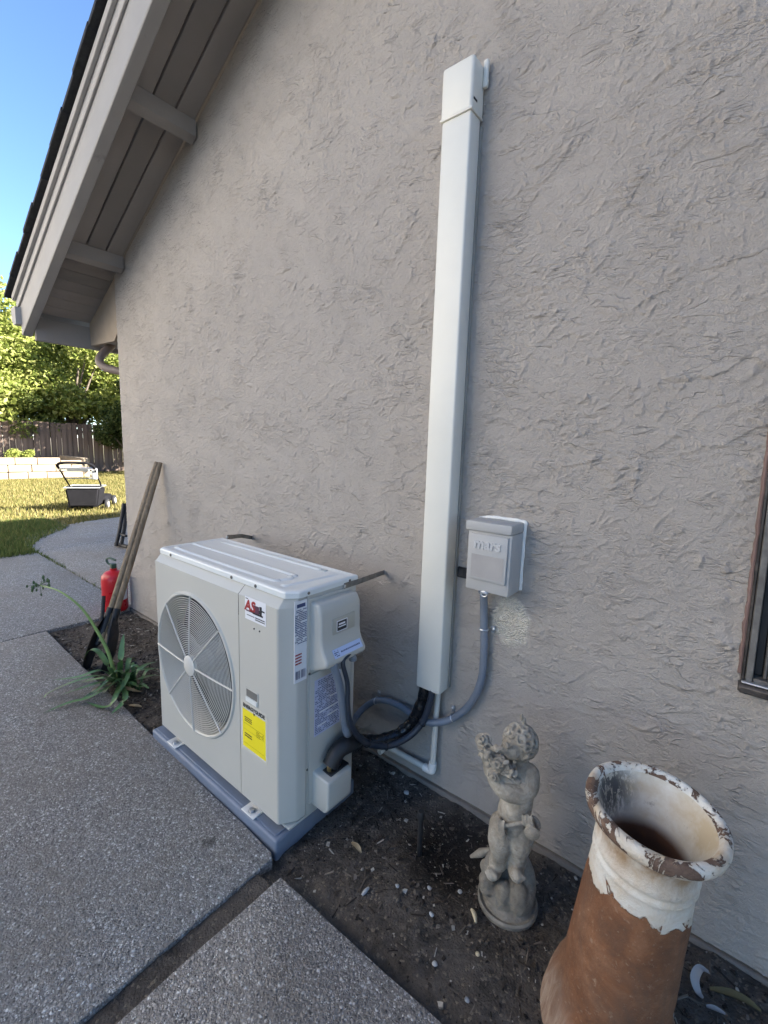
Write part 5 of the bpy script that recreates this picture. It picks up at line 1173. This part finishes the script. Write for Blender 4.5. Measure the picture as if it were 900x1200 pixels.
for (root_px, pts, w) in (((135, 800), [((113, 806), 0.05), ((104, 816), 0.02)], 0.007), ((141, 803), [((152, 808), 0.02), ((166, 811), 0.005)], 0.010)):
    strap_leaf(onZ(root_px[0], root_px[1], -0.035), [onZ(x, y, z) for (x, y), z in pts], w, M['dry_leaf'])
sb_ = onZ(136, 797, -0.03); P = [sb_, onY(127, 765, -0.515), onY(113, 738, -0.55), onY(95, 712, -0.60), onY(70, 693, -0.66), onY(47, 686, -0.70)]
mb = MB(); Q2 = spline(P, 8); mb.tube(Q2, list(np.linspace(0.011, 0.0035, len(Q2))), 8); obj('flower_stalk', mb, M['stem'], plant)
tip = Q2[-1]; mb = MB()
for k in range(16):
    d = np.array((rr.gauss(0, 1), rr.gauss(0, 1), rr.gauss(-0.1, 0.8))); d /= np.linalg.norm(d); L = rr.uniform(0.03, 0.060); e = tip+d*L
    mb.tube([tip, tip+d*L*0.6+zup*0.004, e], 0.0012, 5); mb.sphere(e, rr.uniform(0.006, 0.010), 1, (0.8, 0.8, 1.5))
obj('seed_head', mb, M['seed'], plant)

# ---- mulch, stones and bits on the soil
def litter():
    rng = np.random.default_rng(17); n = 11000; Vs = []; Fs = []
    cube = np.array([(-1, -1, -1), (1, -1, -1), (1, 1, -1), (-1, 1, -1), (-1, -1, 1), (1, -1, 1), (1, 1, 1), (-1, 1, 1)], float); cf = np.array([(3, 2, 1, 0), (4, 5, 6, 7), (0, 1, 5, 4), (1, 2, 6, 5), (2, 3, 7, 6), (3, 0, 4, 7)])
    c = 0
    while c < n:
        x = rng.uniform(-3.6, 0.9); y = rng.uniform(-0.60, -0.012)
        if -1.96 < x < -1.06 and -0.62 < y < -0.13: continue
        if x > -0.95 and y < -0.45 and rng.random() < 0.35: continue
        z = soil_z(x, y); s = 0.0015+0.0050*rng.random()**4; shp = np.array((1, 0.3+0.5*rng.random(), 0.2+0.3*rng.random())) if rng.random() < 0.65 else np.array((1, 0.8, 0.7))
        if rng.random() < 0.10: s = 0.0030+0.0035*rng.random(); shp = np.array((3.0, 0.30, 0.25))
        a, b_ = rng.random()*6.28, rng.normal(0, 0.35); v = cube*(1+0.25*rng.standard_normal((8, 1)))*s*shp
        ca, sa, cb_, sb2 = math.cos(a), math.sin(a), math.cos(b_), math.sin(b_)
        v = np.stack([v[:, 0]*cb_+v[:, 2]*sb2, v[:, 1], -v[:, 0]*sb2+v[:, 2]*cb_], 1); v = np.stack([v[:, 0]*ca-v[:, 1]*sa, v[:, 0]*sa+v[:, 1]*ca, v[:, 2]], 1)
        Vs.append(v+np.array((x, y, z+s*0.3))); Fs.append(cf+8*c); c += 1
    return raw('mulch', np.concatenate(Vs), np.concatenate(Fs), M['chip'])
tag(litter(), kind='stuff')
def twig(name, label, cat, pts, r, mat, flat=False):
    mb = MB(); P = spline(pts, 6); m_ = len(P); R = [r*(0.55+0.45*math.sin(PI*min(1, (i+0.6)/(m_-0.3)))) for i in range(m_)]; mb.tube(P, R, 7)
    return tag(obj(name, mb, mat, None, 60, pts[0]), label, cat)
def gz(px, py, h=0.006): q = onZ(px, py, -0.045); return np.array((q[0], q[1], soil_z(q[0], q[1])+h))
twig('wood_stick', 'short pale peg of wood lying left of the cherub statue base', 'stick', [gz(552, 1076, 0.01), gz(555, 1083, 0.01), gz(557, 1092, 0.008)], 0.0065, M['pale_chip'])
def curl(name, label, cat, pts, w, mat):
    mb = MB(); P = spline(pts, 6); m_ = len(P); vs = []
    for i, p in enumerate(P):
        t = i/(m_-1); tt = P[min(i+1, m_-1)]-P[max(i-1, 0)]; tt /= np.linalg.norm(tt); s = np.cross(tt, zup); s /= np.linalg.norm(s)+1e-6; ww = w*math.sin(PI*(0.08+0.86*t))**0.7
        for k in (-1, 0, 1): vs.append(p+s*ww*k+zup*(0.35*ww*abs(k)))
    k0 = len(vs); vs += [v-zup*0.0015 for v in vs]; F = [(i*3+k, i*3+k+1, (i+1)*3+k+1, (i+1)*3+k) for i in range(m_-1) for k in range(2)]
    mb.add(vs, F+[tuple(q+k0 for q in reversed(f)) for f in F]); return tag(obj(name, mb, mat, None, 60, pts[0]), label, cat)
curl('bark_curl', 'white curved strip of bark lying right of the chimney pot', 'bark', [gz(829, 1153, 0.02), gz(818, 1152, 0.03), gz(812, 1160, 0.02), gz(816, 1172, 0.01), gz(822, 1180, 0.01)], 0.010, M['pale_bark'])
curl('bark_strip', 'straight white strip of bark in the bottom right corner soil', 'bark', [gz(826, 1190, 0.012), gz(836, 1194, 0.012), gz(848, 1200, 0.012)], 0.006, M['pale_bark'])
curl('dead_leaf', 'long olive brown dead leaf in the corner between pot and wall', 'leaf', [gz(830, 1172, 0.014), gz(852, 1180, 0.022), gz(872, 1188, 0.018), gz(890, 1197, 0.012)], 0.010, simple('olive_dead_leaf', (0.15, 0.13, 0.06), 0.7, var=0.2))
curl('dead_leaf', 'small tan leaf lying on soil right of the pad', 'leaf', [gz(412, 995, 0.01), gz(418, 1002, 0.014), gz(423, 1008, 0.01)], 0.008, M['dry_leaf'])
twig('wood_chip', 'white wood chip on open soil between paving and dug hole', 'wood chip', [gz(424, 1056, 0.008), gz(428, 1053, 0.010), gz(432, 1049, 0.008)], 0.006, M['pale_bark'])
curl('dead_leaf', 'tan leaf lying on the soil below the lily', 'leaf', [gz(152, 832, 0.012), gz(160, 834, 0.016), gz(166, 834, 0.010)], 0.010, M['dry_leaf'])
pbm = MB()
for (px, py, r) in ((476, 933, 0.012), (465, 1050, 0.007), (503, 1047, 0.007), (539, 1046, 0.008), (509, 1137, 0.008), (559, 1127, 0.007), (505, 1083, 0.008), (547, 1179, 0.007)):
    q = gz(px, py, r*0.4); s_o = MB().sphere(q, r, 2, (1, 0.8, 0.6)); s_o.v = [tuple(np.array(v)+0.25*r*np.array(mnoise.noise_vector(Vector(v)*90))) for v in s_o.v]
    lab = {476: 'grey round pebble on the dark soil beside the drain elbow', 465: 'white pebble on open soil left of the sprinkler line', 503: 'pale pebble on soil below the sprinkler riser', 539: 'white pebble on soil left of the statue rock', 509: 'pale blue grey pebble low on the soil near the paving', 559: 'tan pebble on the soil below the wood peg', 505: 'grey pebble midway between riser and paving corner', 547: 'white pebble nearest the bottom of the soil bed'}[px]
    tag(obj('pebble', s_o, M['pale_bark'] if px != 559 else M['pale_chip'], None, 60, q), lab, 'pebble', 'pale pebbles on the soil')

# ================================================================== ADDED HOUSE (unseen, beside the camera; its sunlit wall bounces light onto this one)
nb = thing('added_bounce_house', 'added unseen pale two storey house bouncing sunlight onto the wall', 'house', (-9.6, -4.3, 0))
mb = MB(); mb.box(-19.0, -8.4, -0.1, -2.8, -4.2, 5.8); obj('wall', mb, simple('pale_render', (0.80, 0.76, 0.70), 0.9, var=0.05, nscale=2), nb, 0)
mb = MB(); mb.prism([(-3.9, 5.801), (-8.7, 5.801), (-6.3, 7.2)], (-19.3, 0, 0), (0, 1, 0), (0, 0, 1), 0, 16.8); obj('roof', mb, M['shingle'], nb, 0)
for wx in (-14.0, -10.2, -6.4):
    for wz in (1.0, 3.4):
        mb = MB(); mb.box(wx, -4.199, wz, wx+1.1, -4.16, wz+1.15, 0.01, 1); wf = obj('window', mb, M['mower_white'], nb)
        mb = MB(); mb.box(wx+0.06, -4.1595, wz+0.06, wx+1.04, -4.155, wz+1.09); obj('pane', mb, M['glass'], wf, 0)

# ================================================================== FAR YARD
# ---- push mower
mo = np.array((-9.45, 1.60, -0.03)); fwdm = np.array((-0.85, 0.52, 0)); fwdm /= np.linalg.norm(fwdm); rtm = np.array((-fwdm[1]*-1, -fwdm[0], 0)); rtm = np.array((fwdm[1], -fwdm[0], 0))
if rtm @ CR < 0: rtm = -rtm
MM = Matrix(((rtm[0], fwdm[0], 0, mo[0]), (rtm[1], fwdm[1], 0, mo[1]), (0, 0, 1, mo[2]), (0, 0, 0, 1)))
mw = thing('lawn_mower', 'push lawn mower with black grass bag parked on the lawn', 'lawn mower', mo)
def mtube(mb, pts, r, n=8): return mb.tube([np.array(MM @ Vector(p)) for p in pts], r, n)
bagp = MB(); bm = bmesh.new(); bmesh.ops.create_cube(bm, size=1.0)
for q in bm.verts:
    t = q.co.z+0.5; q.co = Vector((q.co.x*(0.44+0.09*t), -0.17+q.co.y*0.46, 0.10+0.34*t))
bmesh.ops.bevel(bm, geom=list(bm.edges), offset=0.03, segments=3, affect='EDGES'); bagp.bm(bm, MM); bag = obj('grass_bag', bagp, M['mower_black'], mw)
fr_ = MB(); mtube(fr_, [(-0.27, -0.41, 0.445), (0.27, -0.41, 0.445), (0.27, 0.08, 0.445), (-0.27, 0.08, 0.445), (-0.27, -0.41, 0.445)], 0.011); obj('bag_frame', fr_, M['mower_grey'], bag)
dk = MB(); dk.box(-0.26, 0.05, 0.09, 0.26, 0.62, 0.24, 0.05, 3, MM); obj('deck', dk, M['mower_black'], mw)
eg = MB(); eg.lathe([(0.001, 0.24), (0.13, 0.24), (0.14, 0.27), (0.14, 0.36), (0.11, 0.40), (0.001, 0.41)], 24, MM @ Matrix.Translation((0, 0.34, 0))); obj('engine', eg, M['mower_grey'], mw)
for (x, y) in ((-0.29, 0.0), (0.29, 0.0), (-0.29, 0.58), (0.29, 0.58)):
    T = MM @ Matrix.Translation((x, y, 0.10)) @ Matrix.Rotation(PI/2, 4, 'Y'); wm = MB(); wm.lathe([(0.06, -0.025), (0.095, -0.025), (0.10, -0.015), (0.10, 0.015), (0.095, 0.025), (0.06, 0.025)], 24, T); wo_ = obj('wheel', wm, M['dark'], mw)
    wm = MB(); wm.lathe([(0.001, -0.030), (0.03, -0.030), (0.062, -0.022), (0.062, 0.022), (0.03, 0.030), (0.001, 0.030)], 20, T); obj('wheel_hub', wm, M['mower_white'], wo_)
for s in (-1, 1):
    hm = MB(); mtube(hm, [(s*0.22, 0.12, 0.22), (s*0.25, -0.25, 0.52), (s*0.26, -0.62, 0.80)], 0.013); obj('handle_bar', hm, M['mower_black'], mw)
hm = MB(); mtube(hm, spline([(-0.26, -0.62, 0.80), (-0.25, -0.70, 0.86), (-0.15, -0.76, 0.90), (0.15, -0.76, 0.90), (0.25, -0.70, 0.86), (0.26, -0.62, 0.80)], 5), 0.022); obj('handle_grip', hm, M['mower_black'], mw)
hm = MB(); mtube(hm, spline([(-0.25, -0.58, 0.78), (-0.20, -0.64, 0.80), (0.20, -0.64, 0.80), (0.25, -0.58, 0.78)], 5), 0.020); hm.box(-0.16, -0.60, 0.74, 0.16, -0.50, 0.80, 0.02, 2, MM); obj('control_bail', hm, M['mower_white'], mw)
hm = MB(); mtube(hm, [(-0.25, -0.36, 0.61), (0.25, -0.36, 0.61)], 0.010); hm.box(0.19, -0.54, 0.60, 0.27, -0.44, 0.80, 0.02, 2, MM); obj('cross_brace', hm, M['mower_grey'], mw)

# ---- folded hand truck half hidden by the corner
ht_ = thing('hand_truck', 'black folded hand truck standing past the house corner', 'hand truck', (-5.85, 0.80, 0))
ca, cb2 = onZ(137, 640, 0.0), onX(146, 589, -5.85)
for (dx, top) in ((-0.05, (145.0, 590)), (0.05, (149.0, 590))):
    b0 = onZ(139+dx*60, 640, 0.012); tp = onX(top[0], top[1], -5.92); mb = MB(); mb.tube(spline([b0, b0+(tp-b0)*0.45+np.array((0.02, 0, 0)), tp], 6), 0.022, 8); obj('upright', mb, M['black_iron'], ht_)
mb = MB(); f0, f1 = onZ(136, 637, 0.02), onZ(150, 641, 0.02); mb.tube([f0, f1], 0.024, 8); mb.tube([f0+(f1-f0)*0.3+zup*0.14, f0+(f1-f0)*0.9+zup*0.13], 0.016, 8); obj('toe_plate', mb, M['black_iron'], ht_)

# ---- plank fence
fence = thing('plank_fence', 'weathered dark wooden plank fence at the back of the yard', 'fence', (-19, 3, 0))
y = -7.0; pm = []
for k in range(7):
    h = 1.70+0.05*random.random(); mb = MB(); mb.box(-0.0, 0, -0.05, 0.022, 0.150+0.008*random.random(), h, 0.004, 1); me = bpy.data.meshes.new('plank'); me.from_pydata(mb.v, [], mb.f); me.materials.append(M['fence']); pm.append(me)
while y < 18:
    o = bpy.data.objects.new('plank', random.choice(pm)); o.parent = fence; o.location = (0.02*random.random(), y-3, 0.02*random.random()); o.rotation_euler = (random.uniform(-0.008, 0.008), random.uniform(-0.012, 0.012), 0); COL.objects.link(o); y += 0.163
for z in (0.25, 1.40):
    mb = MB(); mb.box(-19.05, -7, z, -19.004, 18, z+0.09); obj('rail', mb, M['fence'], fence, 0)
for k in range(10):
    mb = MB(); mb.box(-19.15, -6.9+k*2.6, -0.1, -19.055, -6.81+k*2.6, 1.75, 0.004, 1); obj('fence_post', mb, M['fence'], fence)

# ---- raised planter of stone blocks
plt_ = thing('planter_wall', 'low raised planter wall of pale stone blocks on the lawn', 'planter', (-16.5, 1, 0))
rb = random.Random(8)
for row in range(3):
    y = -6.0+0.2*(row % 2); zt0 = 0.0+row*0.21
    while y < 3.9:
        w = rb.uniform(0.36, 0.62); y1 = min(y+w-0.015, 3.98)
        drop = 0.18*max(0, (y1-3.2)/0.8)**2 if row == 2 else 0
        if y1-y > 0.1:
            mb = MB(); mb.box(-16.72+rb.uniform(-0.01, 0.01), y, zt0+0.004, -16.5+rb.uniform(-0.012, 0.012), y1, zt0+0.20-drop+rb.uniform(-0.006, 0.006), 0.018, 2); obj('stone', mb, M['planter'], plt_)
        y += w
for row in range(3):
    x = -16.74
    while x > -18.4:
        w = rb.uniform(0.36, 0.6); mb = MB(); mb.box(x-w+0.015, 3.78, row*0.21+0.004, x, 3.99, row*0.21+0.19, 0.018, 2); obj('stone', mb, M['planter'], plt_); x -= w
mb = MB(); mb.box(-18.6, -6, 0.0, -16.73, 3.77, 0.50); obj('planter_soil', mb, M['soil'], plt_, 0)

# ---- trees and shrubs
def foliage(name, clumps, n, size, mat, parent, rng, up=0.3, squash=1.0):
    """leaf sized faces spread through overlapping clumps, denser at the shells"""
    C_ = np.array([c[:3] for c in clumps]); R = np.array([c[3] for c in clumps]); k = rng.choice(len(clumps), n, p=(R**2)/np.sum(R**2))
    d = rng.standard_normal((n, 3)); d /= np.linalg.norm(d, axis=1)[:, None]; rad = R[k]*(0.35+0.72*rng.random(n)**0.5); rad *= 1+0.22*np.sin(d[:, 0]*7+k)*np.cos(d[:, 2]*6+k*2)
    p = C_[k]+d*rad[:, None]*np.array((1, 1, 0.85*squash)); nn = rng.standard_normal((n, 3))+np.array((0, 0, up*2)); nn /= np.linalg.norm(nn, axis=1)[:, None]
    a = np.cross(nn, rng.standard_normal((n, 3))); a /= np.linalg.norm(a, axis=1)[:, None]; b_ = np.cross(nn, a); s = size*(0.6+0.8*rng.random(n))[:, None]
    V = np.stack([p-a*s*0.5, p+b_*s*0.28+nn*s*0.05, p+a*s*0.5, p-b_*s*0.28+nn*s*0.05], 1).reshape(-1, 3)-np.array(origin_of(parent)); F = np.arange(4*n).reshape(n, 4)
    return raw(name, V, F, mat, parent, False)
def tree(name, label, loc, h, spread, crown_z, n, size, mat, seed, group=None, cat='tree', nclump=22, trunk_r=0.16, offs=(0, 0)):
    rng = np.random.default_rng(seed); loc = np.array(loc, float); th = thing(name, label, cat, loc, group); tr = MB(); fork = loc+np.array((0, 0, crown_z*0.55))
    tr.tube(spline([loc-np.array((0, 0, 0.1)), loc+np.array((0.1, 0.06, crown_z*0.3)), fork], 6), list(np.linspace(trunk_r, trunk_r*0.6, 13)), 10); clumps = []
    for k in range(nclump):
        a = k*2.4+rng.random(); q = rng.random(); z = crown_z+(h-crown_z)*(0.05+0.9*rng.random()); prof = math.sin(PI*min(0.95, 0.18+0.78*(z-crown_z)/(h-crown_z)))**0.7
        c = loc+np.array((math.cos(a)*spread*prof*(0.35+0.65*q)+offs[0], math.sin(a)*spread*prof*(0.35+0.65*q)+offs[1], z)); r_ = spread*rng.uniform(0.22, 0.38); clumps.append((*c, r_))
        if k % 2 == 0: tr.tube(spline([fork, fork*0.5+c*0.5+np.array((0, 0, 0.15)), c], 5), list(np.linspace(trunk_r*0.45, 0.012, 11)), 6)
    obj('trunk', tr, M['bark'], th, 60); foliage('crown', clumps, n, size, mat, th, rng); return th
GR = 'trees beyond the plank fence'
tree('broadleaf_tree', 'tall yellow green tree beyond fence at the left edge of view', (-20.9, 1.6, 0), 6.5, 2.8, 2.1, 28000, 0.16, M['leaf_yellow'], 101, GR, nclump=30)
tree('broadleaf_tree', 'sunlit yellow green tree directly behind the middle of the fence', (-20.3, 4.6, 0), 5.7, 2.5, 2.1, 26000, 0.15, M['leaf_yellow'], 102, GR, nclump=28)
tree('broadleaf_tree', 'mid green tree beyond fence nearest the house corner', (-22.0, 7.6, 0), 6.4, 2.2, 1.7, 20000, 0.15, M['leaf_mid'], 103, GR, nclump=26)
tree('broadleaf_tree', 'far pale tree seen above the other crowns beyond the fence', (-27.5, 3.6, 0), 7.0, 3.2, 2.6, 20000, 0.22, M['leaf_mid'], 104, GR, nclump=26)
tree('broadleaf_tree', 'broad tree far behind the house eave beyond the fence', (-28.0, 9.5, 0), 8.5, 3.4, 2.4, 16000, 0.22, M['leaf_yellow'], 105, GR, nclump=24)
tree('broadleaf_tree', 'yellow green tree beyond the fence left of the view', (-24.0, -2.5, 0), 6.8, 2.8, 1.8, 12000, 0.2, M['leaf_mid'], 106, GR, nclump=22)
tree('evergreen_shrub', 'dark leafy shrub leaning over fence beside the house corner', (-18.2, 5.9, 0), 3.4, 1.25, 0.9, 13000, 0.11, M['leaf_dark'], 107, None, 'shrub', 20, 0.06)
tree('evergreen_shrub', 'green shrub showing over the fence behind the planter', (-19.8, 3.2, 0), 2.9, 1.2, 1.3, 9000, 0.12, M['leaf_mid'], 108, None, 'shrub', 18, 0.06)
tree('broadleaf_tree', 'dark leafed tree standing in the yard behind the house corner', (-15.0, 6.9, 0), 5.2, 2.5, 2.1, 19000, 0.13, M['leaf_mid'], 130, None, nclump=30)
tree('broadleaf_tree', 'added unseen dense dark tree darkening the right side', (3.6, -3.4, 0), 6.0, 2.0, 0.7, 16000, 0.2, M['leaf_dark'], 120, None, nclump=30)  # tree put in out of view to darken the right of the scene
rngs = np.random.default_rng(55)
for i, (x, y, r, lab) in enumerate(((-16.9, 2.05, 0.17, 'small yellow green bush on planter wall at left'), (-16.9, 2.42, 0.14, 'second small yellow bush on planter wall, right of the first'))):
    th = thing('planter_bush', lab, 'bush', (x, y, 0.5), 'small bushes in the stone planter'); tr = MB(); tr.tube([(x, y, 0.48), (x, y, 0.72)], 0.012, 6); obj('stem', tr, M['bark'], th); foliage('leaves', [(x, y, 0.68, r), (x+0.05, y+0.06, 0.76, r*0.8)], 700, 0.06, M['leaf_yellow'], th, rngs)

# lettering, ruling and guard wires too fine to pick apart stay joined
for o in SC.objects:
    if o.parent is not None and o.name.split('.')[0] in ('spec_print', 'small_print', 'label_lettering', 'label_ruling', 'wiring_print', 'lip_print', 'warning_print', 'label_gap', 'fan_guard', 'logo_letters', 'logo_block', 'badge_mark', 'embossed_name'): o['kind'] = 'stuff'
statue.location.z += 0.014
